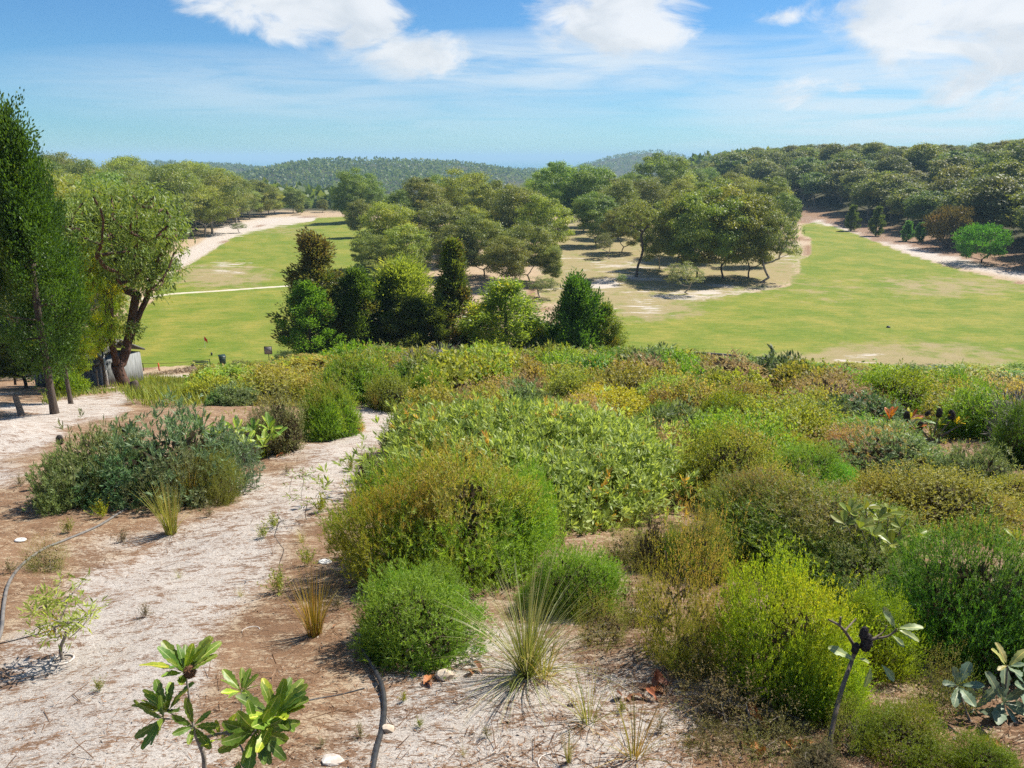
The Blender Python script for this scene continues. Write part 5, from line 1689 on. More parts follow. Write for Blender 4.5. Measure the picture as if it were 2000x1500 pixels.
# ------------------------------------------------------------------ plants whose leaves can be told apart
RL = np.random.default_rng(88)
SAW = [leaf_mesh('saw_leaf', 400 + i, M_BIGLEAF, W=(0.30, 0.34, 0.27, 0.31)[i], curl=(0.3, 0.15, 0.45, 0.0)[i], fold=(0.16, 0.22, 0.12, 0.2)[i], wave=0.022) for i in range(4)]
SAGE = [leaf_mesh('sage_leaf', 410 + i, M_SAGELEAF, W=(0.40, 0.45, 0.36)[i], curl=(0.3, 0.1, 0.5)[i], fold=0.15, wave=0.03) for i in range(3)]
OVAL = [leaf_mesh('oval_leaf', 420 + i, M_LIMELEAF, W=(0.42, 0.50)[i], teeth=False, curl=(0.25, 0.0)[i], fold=0.2, wave=0.01, st=7) for i in range(2)]
DEADM = [leaf_mesh('dead_leaf', 430 + i, M_DEADBIG, W=(0.46, 0.55, 0.40, 0.5)[i], teeth=i % 2 == 0, curl=(1.1, -0.9, 0.7, 1.4)[i], fold=(0.3, 0.12, 0.4, 0.25)[i], wave=0.06, st=8) for i in range(4)]

def leaf_at(me, parent, p, d, up, L, color, name='leaf'):
    d = np.asarray(d, float)
    d = d / np.linalg.norm(d)
    u = np.asarray(up, float) - d * float(np.dot(up, d))
    if np.linalg.norm(u) < 1e-3:
        u = np.cross(d, [0.3, 1, 0.2])
    u /= np.linalg.norm(u)
    w = np.cross(u, d)
    o = O(name, me, parent, color)
    o.matrix_local = Matrix(((d[0] * L, w[0] * L, u[0] * L, p[0]), (d[1] * L, w[1] * L, u[1] * L, p[1]), (d[2] * L, w[2] * L, u[2] * L, p[2]), (0, 0, 0, 1)))
    return o

def rosette(parent, protos, c, axis, n, L, open_=(0.5, 1.1), tints=((1, 1, 1),), yaw=None, arc=6.283):
    axis = nrm(np.asarray(axis, float))
    a = np.cross(axis, [0.2, 0.9, 0.1])
    a /= np.linalg.norm(a)
    b = np.cross(axis, a)
    y0 = RL.uniform(0, 6.28) if yaw is None else yaw
    for k in range(n):
        th = y0 + arc * (k + RL.uniform(-0.25, 0.25)) / n
        t = RL.uniform(*open_)
        r = a * math.cos(th) + b * math.sin(th)
        d = axis * math.cos(t) + r * math.sin(t)
        up = axis * 0.9 - r * 0.5 + RL.normal(size=3) * 0.25
        leaf_at(protos[int(RL.integers(len(protos)))], parent, np.asarray(c) + r * 0.008 - axis * 0.012 * RL.random(), d, up, L * RL.uniform(0.7, 1.15), tints[int(RL.integers(len(tints)))])

def cone_mesh(name, h, r, mat, seed):
    rng = np.random.default_rng(seed)
    mb = MB()
    z = np.linspace(0, h, 9)
    rad = r * np.array([0.62, 0.85, 0.98, 1.0, 1.0, 0.96, 0.88, 0.66, 0.2])
    pipe(mb, np.stack([0 * z, 0 * z, z], 1), rad, 12)
    k = 260
    th, zz = rng.uniform(0, 6.283, k), rng.uniform(0.02, 0.98, k) * h
    rr = np.interp(zz, z, rad)
    P = np.stack([rr * np.cos(th), rr * np.sin(th), zz], 1)
    D = nrm(np.stack([np.cos(th), np.sin(th), rng.uniform(-0.2, 0.7, k)], 1) + rng.normal(size=(k, 3)) * 0.2)
    mb.tris(needle_tris(P, D, r * rng.uniform(0.25, 0.55, k), r * 0.16, rng))
    return mb.mesh(name, mat)
CONE = cone_mesh('seed_cone', 0.12, 0.032, M_CONE, 1)
FLOWER = cone_mesh('flower_spike', 0.075, 0.033, M_FLOWER, 2)

def twig_mesh(curves, mat, sides=7, name='branches'):
    mb = MB()
    for pts, r0, r1 in curves:
        c = spline(pts, max(6, len(pts) * 4))
        pipe(mb, c, np.linspace(r0, r1, len(c)), sides)
    return mb.mesh(name, mat, True)

def build_saw_sapling():
    Y = 4.0
    g = np.array(PT(398, 1560, 4.02))
    g[2] = float(hz(g[0], g[1])) - 0.02
    t = TH('banksia_sapling', 'young banksia with big glossy saw-toothed leaves standing alone on the sand in front', 'plant', g)
    def L(px, py, y=Y):
        return PT(px, py, y) - g
    base, fork = np.zeros(3), L(398, 1478)
    A, B, C_, D_, E, F_ = L(362, 1312, 4.1), L(326, 1386, 4.0), L(318, 1404, 3.9), L(472, 1348, 4.1), L(537, 1398, 3.98), L(500, 1428, 3.85)
    j1 = L(378, 1424)
    j2 = L(436, 1432)
    me = twig_mesh([([base, L(399, 1520), fork, L(388, 1450), j1], 0.017, 0.013), ([j1, L(398, 1440), L(415, 1436), j2, L(452, 1436)], 0.011, 0.009), ([j1, L(350, 1404), B], 0.009, 0.006), ([j1, L(372, 1380, 4.05), A], 0.009, 0.006),
                    ([j2, L(468, 1412), D_], 0.008, 0.005), ([L(452, 1436), L(470, 1432), L(505, 1418), E], 0.008, 0.006), ([L(452, 1436), L(475, 1470, 3.9), L(462, 1520, 3.85)], 0.008, 0.003), ([L(452, 1436), F_], 0.007, 0.005), ([L(350, 1404), C_], 0.006, 0.005)],
                   M_GREYSTEM)
    O('branches', me, t)
    gl, yl, dk = (1.15, 1.1, 1.0), (2.2, 1.75, 0.9), (0.75, 0.85, 0.9)
    rosette(t, SAW, A, (0.25, -0.05, 1), 19, 0.25, (0.2, 1.2), (gl, gl, yl, dk))
    rosette(t, SAW, B, (-0.1, -0.1, 1), 13, 0.22, (0.3, 1.2), (gl, gl, dk, yl))
    rosette(t, SAW, C_, (-0.4, -0.6, 0.25), 9, 0.20, (0.6, 1.4), (dk, dk, gl))
    rosette(t, SAW, D_, (0.1, 0.0, 1), 10, 0.19, (0.3, 1.1), (gl, yl, gl))
    rosette(t, SAW, E, (0.35, -0.15, 0.9), 18, 0.25, (0.25, 1.3), (gl, gl, yl, dk))
    rosette(t, SAW, F_, (0.5, -0.5, 0.1), 18, 0.25, (0.4, 1.5), (dk, gl, dk))
    rosette(t, SAW, L(430, 1440), (0, -0.2, 1), 6, 0.15, (0.6, 1.2), (gl, yl))
    rosette(t, SAW, L(466, 1490, 3.88), (0.2, -0.6, -0.5), 8, 0.21, (0.4, 1.1), (dk, dk, gl))
    rosette(t, SAW, L(378, 1418), (0.3, -0.5, 0.5), 7, 0.17, (0.7, 1.3), (dk, gl))
    o = O('flower_spike', FLOWER, t)
    o.location = L(372, 1322)
    mark(450, 1380, 'the saw-leaved young banksia in front')
build_saw_sapling()

def build_leafy(name, label, g, stems, rosettes, cones=(), protos=SAW, bark=M_GREYSTEM, conescale=1.0):
    t = TH(name, label, 'plant', g)
    O('branches', twig_mesh(stems, bark), t)
    for c, ax, n, Ln, op, tints in rosettes:
        rosette(t, protos, c, ax, n, Ln, op, tints)
    for c, s, tilt in cones:
        o = O('seed_cone', CONE, t)
        o.location = c
        o.scale = (s, s, s)
        o.rotation_euler = (tilt[0], tilt[1], RL.uniform(0, 6))
    return t

def add_cones(t, pts, s):
    basis = Matrix.LocRotScale(t.location, t.rotation_euler, t.scale)
    for px, py, Y in pts:
        o = O('seed_cone', CONE, t)
        o.matrix_local = basis.inverted() @ Matrix.Translation(Vector(PT(px, py, Y))) @ Matrix.Diagonal((s, s, s, 1))
add_cones(GB, ((118, 868, 12.6), (244, 852, 12.6), (256, 846, 12.7), (190, 905, 12.3)), 1.5)

def build_saw_bush():
    """Saw-leaved banksia with cones at the right end of the spreading one."""
    Y = 14.0
    g = PT(455, 925, Y)
    g[2] = float(hz(g[0], g[1])) - 0.02
    L = lambda px, py, y=Y: PT(px, py, y) - g
    gr, lg, dk = (1.6, 1.5, 1.4), (2.3, 2.0, 1.5), (0.9, 1.0, 1.0)
    ros, st = [], []
    for px, py, n, dy in ((395, 838, 8, 0.1), (430, 848, 8, -.3), (462, 842, 9, 0.2), (498, 846, 9, 0), (526, 838, 10, 0.2), (480, 868, 8, -.5), (515, 872, 8, -.4), (445, 872, 7, -.6), (410, 862, 7, -.4), (533, 860, 7, 0)):
        c = L(px, py, Y + dy)
        st.append(([np.zeros(3), L(455 + (px - 455) * 0.4, 890, Y + dy * 0.4), c], 0.03, 0.012))
        ros.append((c, (RL.normal() * 0.3, -0.1, 1), n, 0.33, (0.4, 1.25), (gr, gr, lg, dk)))
    build_leafy('banksia_shrub', 'light green saw-leaved banksia with two upright cones beside the spreading grey-green banksia', g, st, ros, ((L(397, 850, Y - .3), 1.6, (0, 0)), (L(487, 862, Y - .3), 1.5, (0, 0.1))), conescale=2)
    mark(460, 850, 'the light green saw-leaved banksia')
build_saw_bush()

def build_cone_plant():
    Y = 17.4
    g = PT(1815, 872, Y)
    g[2] = float(hz(g[0], g[1])) - 0.02
    L = lambda px, py, y=Y: PT(px, py, y) - g
    red, org, yg, dk = (2.9, 0.62, 1.0), (3.6, 1.7, 0.8), (2.6, 1.7, 1.0), (0.9, 1.0, 1.0)
    st = [([np.zeros(3), L(px * 0.4 + 1815 * 0.6, 850), L(px, py)], 0.035, 0.016) for px, py in ((1770, 818), (1797, 835), (1834, 812), (1860, 815), (1740, 830), (1880, 828))]
    ros = [(L(1738, 818), (-0.2, 0, 1), 8, 0.32, (0.2, 1.0), (red, red, (3.2, 0.6, 1.0))), (L(1778, 818), (0.3, 0, 1), 6, 0.30, (0.4, 1.1), (org, yg, red)), (L(1782, 838), (0, -0.2, 1), 5, 0.28, (0.5, 1.2), ((3.8, 0.9, 0.9), yg)),
           (L(1835, 830), (0, 0, 1), 9, 0.34, (0.5, 1.35), (yg, dk, yg)), (L(1868, 826), (0.3, 0, 0.9), 8, 0.34, (0.5, 1.2), (yg, org, dk)), (L(1820, 852), (0, -0.3, 1), 9, 0.32, (0.6, 1.35), (yg, dk, (2.0, 1.4, 0.9))),
           (L(1755, 842), (-0.3, 0, 0.8), 6, 0.30, (0.7, 1.4), (yg, (2.2, 1.8, 0.9)))]
    build_leafy('banksia_shrub', 'upright banksia with five dark cones and red and orange old leaves above the grey-green mounds', g, st, ros,
                ((L(1770, 822), 2.2, (0, -0.12)), (L(1796, 840), 1.9, (0, 0.05)), (L(1833, 815), 2.0, (0, 0)), (L(1858, 821), 2.3, (0, 0.1)), (L(1808, 812), 1.3, (0.3, 0.5))))
build_cone_plant()

def build_cone_stem():
    Y = 5.6
    b = PT(1612, 1540, 4.35)
    b[2] = float(hz(b[0], b[1])) - 0.02
    g = b
    L = lambda px, py, y: PT(px, py, y) - g
    top = L(1672, 1268, 4.73)
    st = [([np.zeros(3), L(1622, 1440, 4.38), L(1640, 1360, 4.53), L(1660, 1300, 4.68), top], 0.019, 0.014),
          ([top, L(1655, 1240, 4.73), L(1640, 1222, 4.68), L(1618, 1210, 4.68)], 0.013, 0.007), ([L(1640, 1222, 4.68), L(1642, 1205, 4.68)], 0.009, 0.007), ([L(1650, 1232, 4.68), L(1672, 1208, 4.78)], 0.008, 0.005),
          ([top, L(1700, 1250, 4.73), L(1735, 1242, 4.73), L(1752, 1228, 4.73)], 0.012, 0.006), ([L(1700, 1250, 4.73), L(1725, 1235, 4.78), L(1732, 1222, 4.78)], 0.007, 0.004)]
    pale, gl = (1.25, 1.2, 1.0), (1.0, 1.0, 1.0)
    t = TH('banksia_plant', 'bare banksia stem with dark cones and a few pale leaves rising at the lower right', 'plant', g)
    O('branches', twig_mesh(st, M_STEM), t)
    for p, d, up, Ln in ((L(1668, 1290, 4.63), (-1, 0, 0.75), (0.3, -0.6, 0.8), 0.20), (L(1676, 1285, 4.63), (0.1, -0.5, 0.3), (0, -0.5, 1), 0.11), (L(1700, 1300, 4.58), (-0.1, -0.3, -1), (0.2, -1, 0.1), 0.17), (L(1722, 1298, 4.58), (0.6, -0.3, -0.7), (0.2, -0.8, 0.5), 0.14),
                         (L(1752, 1228, 4.68), (0.9, -0.2, 0.35), (0, -0.4, 1), 0.17), (L(1752, 1230, 4.68), (1, -0.3, -0.25), (0, -0.5, 1), 0.17), (L(1748, 1226, 4.68), (-0.6, 0.3, 1), (0.2, -0.8, 0.4), 0.14), (L(1735, 1212, 4.78), (-0.4, 0, 1), (0.2, -1, 0), 0.12),
                         (L(1742, 1240, 4.68), (0.6, -0.4, -0.5), (0.1, -0.6, 0.8), 0.11)):
        leaf_at(SAGE[int(RL.integers(3))], t, p, d, up, Ln, (1.9, 1.75, 1.1))
    for px, py, s in ((1688, 1270, 1.15), (1684, 1248, 0.85), (1668, 1276, 0.75)):
        o = O('seed_cone', CONE, t)
        o.location = L(px, py, 4.68)
        o.scale = (s, s, s)
        o.rotation_euler = (0, 0.12, 0)
    mark(1680, 1280, 'the bare cone-bearing stem')
build_cone_stem()

def build_sage():
    Y = 4.9
    g = PT(1935, 1500, 4.55)
    g[2] = float(hz(g[0], g[1])) - 0.02
    L = lambda px, py, y=Y: PT(px, py, y) - g
    st = [([np.zeros(3), L(1945, 1470, 4.6), L(1990, 1430, 4.7), L(2030, 1400, 4.8)], 0.02, 0.014), ([np.zeros(3), L(1920, 1440, 4.7), L(1890, 1400, 4.8), L(1872, 1340, 4.9)], 0.016, 0.008), ([L(1945, 1470, 4.6), L(1960, 1380, 4.9), L(1968, 1300, 5.0)], 0.013, 0.006)]
    pl, gl = (1.2, 1.2, 1.1), (0.85, 0.92, 0.9)
    ros = [(L(1872, 1338), (-0.1, -0.5, 0.7), 6, 0.19, (0.5, 1.4), (pl, gl)), (L(1905, 1385), (0, -0.6, 0.6), 6, 0.20, (0.6, 1.4), (pl, gl)), (L(1960, 1370), (0.2, -0.5, 0.6), 8, 0.24, (0.6, 1.4), (pl, pl, gl)), (L(1985, 1420), (0.3, -0.6, 0.3), 7, 0.22, (0.5, 1.3), (pl, gl)),
           (L(1968, 1300), (0.1, -0.2, 1), 6, 0.16, (0.6, 1.3), ((2.2, 1.6, 0.7), pl)), (L(2010, 1350), (0, -0.3, 0.8), 7, 0.22, (0.6, 1.3), (pl, gl)), (L(1890, 1415), (-0.3, -0.5, 0.1), 4, 0.17, (0.5, 1.2), (gl,))]
    build_leafy('banksia_shrub', 'sage green broad-leaved banksia seedling among brown leaf litter in the bottom right corner', g, st, ros, ((L(1935, 1432, 4.75), 1.1, (0.5, 0.3)),), SAGE)
    mark(1930, 1380, 'the sage broad-leaved banksia')
build_sage()

def build_oval():
    Y = 7.75
    g = PT(1725, 1120, Y)
    g[2] = float(hz(g[0], g[1]))
    L = lambda px, py, y=Y: PT(px, py, y) - g
    st, ros = [], []
    for px, py, dy in ((1660, 1000, 0), (1690, 992, .2), (1715, 1012, 0), (1735, 1000, .3), (1760, 1030, 0), (1790, 1045, .2), (1650, 1022, 0), (1705, 1045, -.3), (1742, 1062, -.3), (1775, 1075, -.2), (1810, 1080, 0), (1680, 1030, -.2), (1730, 1085, -.3)):
        c = L(px, py, Y + dy)
        st.append(([np.zeros(3), L(1725 + (px - 1725) * 0.5, 1085, Y + dy * 0.5), c], 0.014, 0.005))
        ros.append((c, (RL.normal() * 0.3, -0.2, 1), 6, 0.155, (0.5, 1.3), ((1, 1, 1), (1.2, 1.15, 1.0), (0.85, 0.9, 0.8))))
    build_leafy('sapling', 'sprigs of rounded lime-green leaves on crooked grey twigs over the long brown-green dome', g, st, ros, (), OVAL)
    for px, py, Yy, lab in ((1985, 1052, 8.0, 'yellow-green broad leaves poking in at the right edge'), (805, 1060, 7.9, 'pale upright sprig with a few long leaves below the round rusty-capped shrub'), (1625, 738, 33, 'small bright yellow-green sprig at the end of the pipe')):
        p = PT(px, py, Yy)
        b = np.array([p[0], p[1], float(hz(p[0], p[1]))])
        h = p[2] - b[2]
        k = Yy / 8.0
        build_leafy('sapling', lab, b, [([(0, 0, 0), (0.02, 0, h * 0.5), (0, 0, h)], 0.008 * k, 0.004 * k)], [((0, 0, h), (0, -0.1, 1), 7, 0.16 * k ** .6, (0.3, 1.2), ((1.1, 1.1, 1.0), (1.3, 1.1, 0.7))), ((0, 0, h * 0.82), (0.2, -0.1, 1), 4, 0.14 * k ** .6, (0.7, 1.3), ((0.9, 1, 0.9),))], (), OVAL)
build_oval()

# --- narrow-leaved sapling on the sand, and the thin sprig on the track
def twiggy_sapling(px, base, top, half, label, mat, Lf, Wf, n, tint, seed, lean=0.0, name='sapling', r=0.012, clumps=26, red=False):
    g = G(px, base)
    H = PT(px, top, g[1] + 0.1)[2] - g[2]
    R = half * mpp(g)
    rng = np.random.default_rng(seed)
    A = env_points(rng, clumps, (lean * H, 0, H * 0.68), (R, R * 0.9, H * 0.36), 0.45, -0.9, dmin=R * 0.25)
    trunk = [np.array([lean * H * t ** 2 * 0.7 - 0.03 * H * math.sin(5 * t), 0, -0.02 + t * H * 0.42]) for t in np.linspace(0, 1, 7)]
    nodes, par, tips = grow(rng, trunk, A, H * 0.08, 0.1)
    mb = MB()
    branch_mesh(mb, nodes, par, r * 0.16, r, 7, 6)
    t = TH(name, label, 'plant', g)
    O('branches', mb.mesh('branches', M_GREYSTEM, True), t)
    Q, v, tip = clump_leaves(rng, A, R * 0.24, n, Lf, Wf, 'out', 0.9, 0.03, 0.1)
    cb_ = MB()
    cb_.quads(Q, v, tip)
    O('foliage', cb_.mesh('foliage', mat), t, tint)
    return t
twiggy_sapling(125, 1288, 1130, 62, 'little narrow-leaved tree with a crooked stem in a pale collar on the sand', M_BANK, 0.085, 0.016, 20, (1.1, 1.05, 0.8), 501, 0.1, clumps=34, r=0.016)
mark(125, 1220, 'the little crooked tree in the pale collar')
twiggy_sapling(600, 1015, 915, 50, 'thin open sprig with small lime leaves on the sand track', M_YEL, 0.06, 0.014, 12, (0.8, 0.85, 0.9), 502, 0, clumps=14, r=0.006)
twiggy_sapling(550, 1120, 990, 14, 'single dark twig standing beside the sand track', M_RUSH, 0.03, 0.005, 3, (0.5, 0.5, 0.5), 503, 0.05, clumps=6, r=0.005)

# --- tussocks and weeds
def tuft(name, px, py, mesh, L0, hpx, label, tint=(1, 1, 1), mk=None, cat='grass', parts='blades', group=None):
    g = G(px, py)
    s = hpx * mpp(g) / L0
    t = TH(name, label, cat, g, RL.uniform(0, 6.28), group, (s, s, s))
    O(parts, mesh, t, tint)
    if mk:
        mark(px, py, mk)
    return t
T_BIG = blade_tuft(601, 300, 1.0, 0.0075, 0.46, 0.55, 5, M_TUS, 0.22, 0.06)
T_REED = blade_tuft(602, 150, 1.0, 0.012, 0.22, 0.25, 4, M_RUSH, 0.3, 0.10)
T_WISP = blade_tuft(603, 46, 1.0, 0.014, 0.40, 0.4, 3, M_RUSH, 0.55, 0.10)
T_STIFF = blade_tuft(604, 34, 1.0, 0.016, 0.16, 0.12, 3, M_TUS, 0.2, 0.06)
def weed_mesh(seed, mat, n=26, leafy=16):
    rng = np.random.default_rng(seed)
    mb = MB()
    ph, ti = rng.uniform(0, 6.28, n), np.abs(rng.normal(0, 0.55, n))
    ax = np.stack([np.cos(ph) * np.sin(ti), np.sin(ph) * np.sin(ti), np.cos(ti)], 1)
    Ls = rng.uniform(0.45, 1.05, n)
    st = np.zeros((n, 3)) + rng.normal(size=(n, 3)) * np.array([0.05, 0.05, 0])
    mb.quads(leaf_quads(st, ax, Ls, 0.016, rng, 0.3), 0.15)
    j = np.repeat(np.arange(n), leafy)
    t = rng.uniform(0.25, 1.0, (n * leafy, 1))
    P = st[j] + ax[j] * Ls[j][:, None] * t
    D = nrm(ax[j] * 0.6 + rng.normal(size=(n * leafy, 3)) * 0.6)
    mb.quads(leaf_quads(P, D, 0.11, 0.034, rng), rng.random(n * leafy), (rng.random(n * leafy) < 0.25) * 0.7)
    return mb.mesh('weed_leaves', mat)
W_G = weed_mesh(611, M_HEATH)
W_Y = weed_mesh(612, M_YEL)
W_D = weed_mesh(613, M_DRY, 30, 10)
tuft('tussock', 1030, 1318, T_BIG, 0.86, 200, 'large arching grass tussock on the sand between the feathery green shrubs', mk='the arching tussock')
tuft('tussock', 1062, 1322, T_WISP, 0.9, 120, 'thin dry wisps leaning out from the foot of the arching tussock', (1.2, 1.1, 0.9))
tuft('grass_tuft', 335, 1042, T_REED, 0.92, 98, 'bright stiff grass tuft on the edge of the sand track', (1.0, 1.1, 0.8), mk='the bright stiff grass tuft')
tuft('grass_tuft', 372, 985, T_REED, 0.92, 92, 'tall dry grass tuft behind the bright stiff tuft', (1.1, 0.95, 0.8))
tuft('grass_tuft', 1095, 1065, T_STIFF, 0.95, 85, 'stiff dark rush stems in the shade of the banksia mound', (0.6, 0.7, 0.7))
tuft('grass_tuft', 1310, 1060, T_STIFF, 0.95, 70, 'few curved pale blades in the dark gap right of the banksia mound', (1.2, 1.2, 1.1))
tuft('grass_tuft', 1110, 1490, T_STIFF, 0.95, 78, 'short green blades at the bottom edge near the middle', (1.1, 1.0, 0.9))
tuft('grass_tuft', 1240, 1480, T_WISP, 0.9, 140, 'dry wiry grass on the bare sand at the bottom', (1.05, 0.9, 0.8))
tuft('grass_tuft', 1150, 1410, T_WISP, 0.9, 120, 'grey-green wispy tuft in front of the arching tussock', (0.85, 0.9, 0.8))
tuft('grass_tuft', 735, 800, T_REED, 0.92, 42, 'straw grass at the head of the sand track', (1.2, 1.05, 0.9))
tuft('grass_tuft', 615, 1240, T_REED, 0.9, 120, 'tawny dry tuft beside the feathery shrub over the pipe', (0.95, 0.72, 0.5))
WEEDS = [(200, 1012, 44, W_Y, 'lime'), (160, 985, 30, W_G, 'olive'), (75, 992, 26, W_G, 'olive'), (535, 1030, 36, W_Y, 'lime'), (545, 1158, 62, W_G, 'olive'), (600, 1105, 50, W_G, 'olive'), (590, 1060, 36, T_WISP, 'wispy'), (470, 1165, 30, T_WISP, 'wispy'), (240, 1060, 34, W_D, 'dry'),
         (135, 1040, 36, W_G, 'olive'), (285, 1205, 34, W_D, 'dry'), (195, 1350, 34, W_G, 'grey-green'), (515, 1050, 34, W_G, 'olive'), (630, 1000, 46, W_Y, 'lime'), (700, 960, 40, W_D, 'dry'), (660, 1190, 40, W_D, 'dry'), (630, 1460, 26, W_D, 'dry'), (820, 1420, 26, W_G, 'olive'),
         (705, 1440, 40, W_D, 'dry'), (790, 1370, 24, W_Y, 'lime'), (1215, 1390, 32, W_G, 'olive'), (1000, 1350, 30, W_G, 'olive'), (950, 1440, 34, W_D, 'dry'), (1330, 1320, 40, W_D, 'dry'), (1180, 1190, 40, W_D, 'dry'), (40, 950, 30, W_D, 'dry'), (20, 1120, 40, W_D, 'dry'),
         (410, 1010, 34, W_D, 'dry'), (480, 950, 30, W_G, 'olive'), (685, 920, 34, W_G, 'olive'), (560, 925, 22, W_D, 'dry'), (1290, 1430, 40, W_D, 'dry'), (905, 1475, 30, T_WISP, 'wispy'), (1380, 1470, 46, W_D, 'dry'), (350, 1130, 24, T_WISP, 'wispy'), (250, 990, 26, W_D, 'dry')]
for px_, py_, h_, me_, w_ in WEEDS:
    tuft('weed', px_, py_, me_, 0.95, h_ * 0.9, autolabel(f'small {w_} weed on the sand', px_, py_, ky=1.2), (1, 1, 1), None, 'weed', 'stalks', 'weeds scattered over the sand')
print('plants', round(time.time() - T0, 1))

# ------------------------------------------------------------------ dead leaves, litter, stones
DL = [(1445, 1455, 0.16), (1500, 1425, 0.19), (1530, 1448, 0.18), (1560, 1452, 0.15), (1545, 1476, 0.17), (1495, 1468, 0.14), (1605, 1355, 0.15), (1622, 1330, 0.13), (1248, 1345, 0.17), (1272, 1352, 0.16), (1290, 1338, 0.17), (1300, 1360, 0.16), (1262, 1368, 0.14),
      (1310, 1342, 0.15), (1283, 1372, 0.13), (1232, 1372, 0.13), (940, 1318, 0.14), (925, 1312, 0.12), (848, 1322, 0.17), (842, 1344, 0.10), (1330, 1355, 0.12), (1215, 1360, 0.11), (1850, 1330, 0.14), (1895, 1345, 0.16), (1920, 1310, 0.13), (1870, 1312, 0.12),
      (1905, 1450, 0.15), (1855, 1440, 0.13), (1958, 1345, 0.14), (1790, 1490, 0.12), (540, 895, 0.20), (548, 888, 0.16), (650, 1230, 0.07), (1130, 1375, 0.08), (700, 1120, 0.08), (690, 1150, 0.07)]
for i, (px, py, L_) in enumerate(DL):
    g = G(px, py)
    a = RL.uniform(0, 6.28)
    d = np.array([math.cos(a), math.sin(a), RL.uniform(0.05, 0.7)])
    o = O('dead_leaf', DEADM[i % 4], None, ((1, 1, 1), (0.75, 0.62, 0.6), (1.25, 0.95, 0.7), (1.1, 1.1, 1.15))[i % 4] if i > 7 else (1.35, 0.95, 0.55))
    d /= np.linalg.norm(d)
    u = np.array([0, 0, 1.0]) + RL.normal(size=3) * 0.35
    u -= d * (u @ d)
    u /= np.linalg.norm(u)
    w = np.cross(u, d)
    p = g + np.array([0, 0, 0.012])
    o.matrix_world = Matrix(((d[0] * L_, w[0] * L_, u[0] * L_, p[0]), (d[1] * L_, w[1] * L_, u[1] * L_, p[1]), (d[2] * L_, w[2] * L_, u[2] * L_, p[2]), (0, 0, 0, 1)))
    tag(o, autolabel(('curled orange-brown' if i < 8 else 'dry brown curled') + ' fallen leaf', px, py, ky=1.2), 'leaf', 'large fallen banksia leaves')

def build_litter():
    rng = np.random.default_rng(71)
    n = 70000
    y = 3.2 + 16 * rng.random(n) ** 1.5
    x = rng.uniform(-0.75, 0.75, n) * (y + 0.5)
    z = hz(x, y)
    px, py, _ = project(x, y, z)
    s = np.maximum(poly_line(px, py, PATH_MAIN), poly_line(px, py, PATH_LEFT)) + 0.30 * NZ1(x, y, 1.3) + 0.22 * NZ2(x, y, 3.5)
    dens = 0.30 + 0.65 * (1 - sstep(s, -0.7, 0.8))
    dens *= np.clip(0.55 + 0.6 * NZ3(x, y, 2.6), 0.05, 1.2)
    ok = (rng.random(n) < dens * 0.85) & (px > -150) & (px < 2150) & (py < 1650)
    x, y, z = x[ok], y[ok], z[ok]
    m = len(x)
    P = np.stack([x, y, z + 0.004 + 0.012 * rng.random(m)], 1)
    a = rng.normal(R_(20), 0.9, m)
    D = nrm(np.stack([np.cos(a), np.sin(a), rng.normal(0, 0.12, m)], 1))
    ln = np.exp(rng.normal(math.log(0.055), 0.45, m))
    up = np.array([0, 0, 1.0]) + rng.normal(size=(m, 3)) * 0.3
    mb = MB()
    tip = (rng.random(m) < 0.12) * rng.random(m)
    mb.quads(leaf_quads(P, D, ln, 0.0045 + 0.004 * rng.random(m) ** 3, rng, 0.5, up), rng.random(m), tip)
    # twigs
    k = 900
    sel = rng.choice(m, min(k, m), replace=False)
    A = P[sel]
    a = rng.uniform(0, 6.28, len(sel))
    B = A + np.stack([np.cos(a), np.sin(a), 0.1 * rng.normal(size=len(sel))], 1) * rng.uniform(0.06, 0.28, (len(sel), 1))
    B[:, 2] = np.maximum(B[:, 2], hz(B[:, 0], B[:, 1]) + 0.005)
    frusta(mb, A, B, np.full(len(sel), 0.0035), np.full(len(sel), 0.002), 4, rng.random(len(sel)) * 0.4)
    # small dry leaves
    q = 2600
    sel = rng.choice(m, min(q, m), replace=False)
    Dq = nrm(rng.normal(size=(len(sel), 3)) * np.array([1, 1, 0.35]))
    mb.quads(leaf_quads(P[sel], Dq, rng.uniform(0.025, 0.06, len(sel)), rng.uniform(0.010, 0.022, len(sel)), rng), rng.random(len(sel)), rng.random(len(sel)))
    tag(O('leaf_litter', mb.mesh('leaf_litter', M_LITTER)), 'rust brown needles, twigs and small dry leaves over the sand', kind='stuff')
build_litter()

def stone(px, py, s, label, mat, flat=0.6):
    rng = np.random.default_rng(int(px))
    bmv = nrm(np.array([[i, j, k] for i in (-1, 0, 1) for j in (-1, 0, 1) for k in (-1, 0, 1) if (i, j, k) != (0, 0, 0)], float))
    import bmesh
    bm = bmesh.new()
    for v in bmv:
        bm.verts.new(v * s * rng.uniform(0.8, 1.15) * np.array([1, 0.8, flat]))
    bmesh.ops.convex_hull(bm, input=bm.verts[:])
    me = bpy.data.meshes.new('stone')
    bm.to_mesh(me)
    bm.free()
    me.materials.append(mat)
    g = G(px, py)
    tag(O('stone', me, loc=g + np.array([0, 0, s * flat * 0.6])), label, 'stone')
stone(758, 1428, 0.055, 'small pale squarish stone beside the black pipe', M_ROCK)
stone(868, 1325, 0.085, 'pale stone under the feathery shrub over the pipe', M_ROCK)
stone(1240, 1198, 0.075, 'pale flat stone at the foot of the open twiggy shrub', M_ROCK, 0.4)
stone(648, 1488, 0.08, 'flat white stone at the bottom edge beside the young saw-leaved banksia', M_DIRTYWHITE, 0.25)

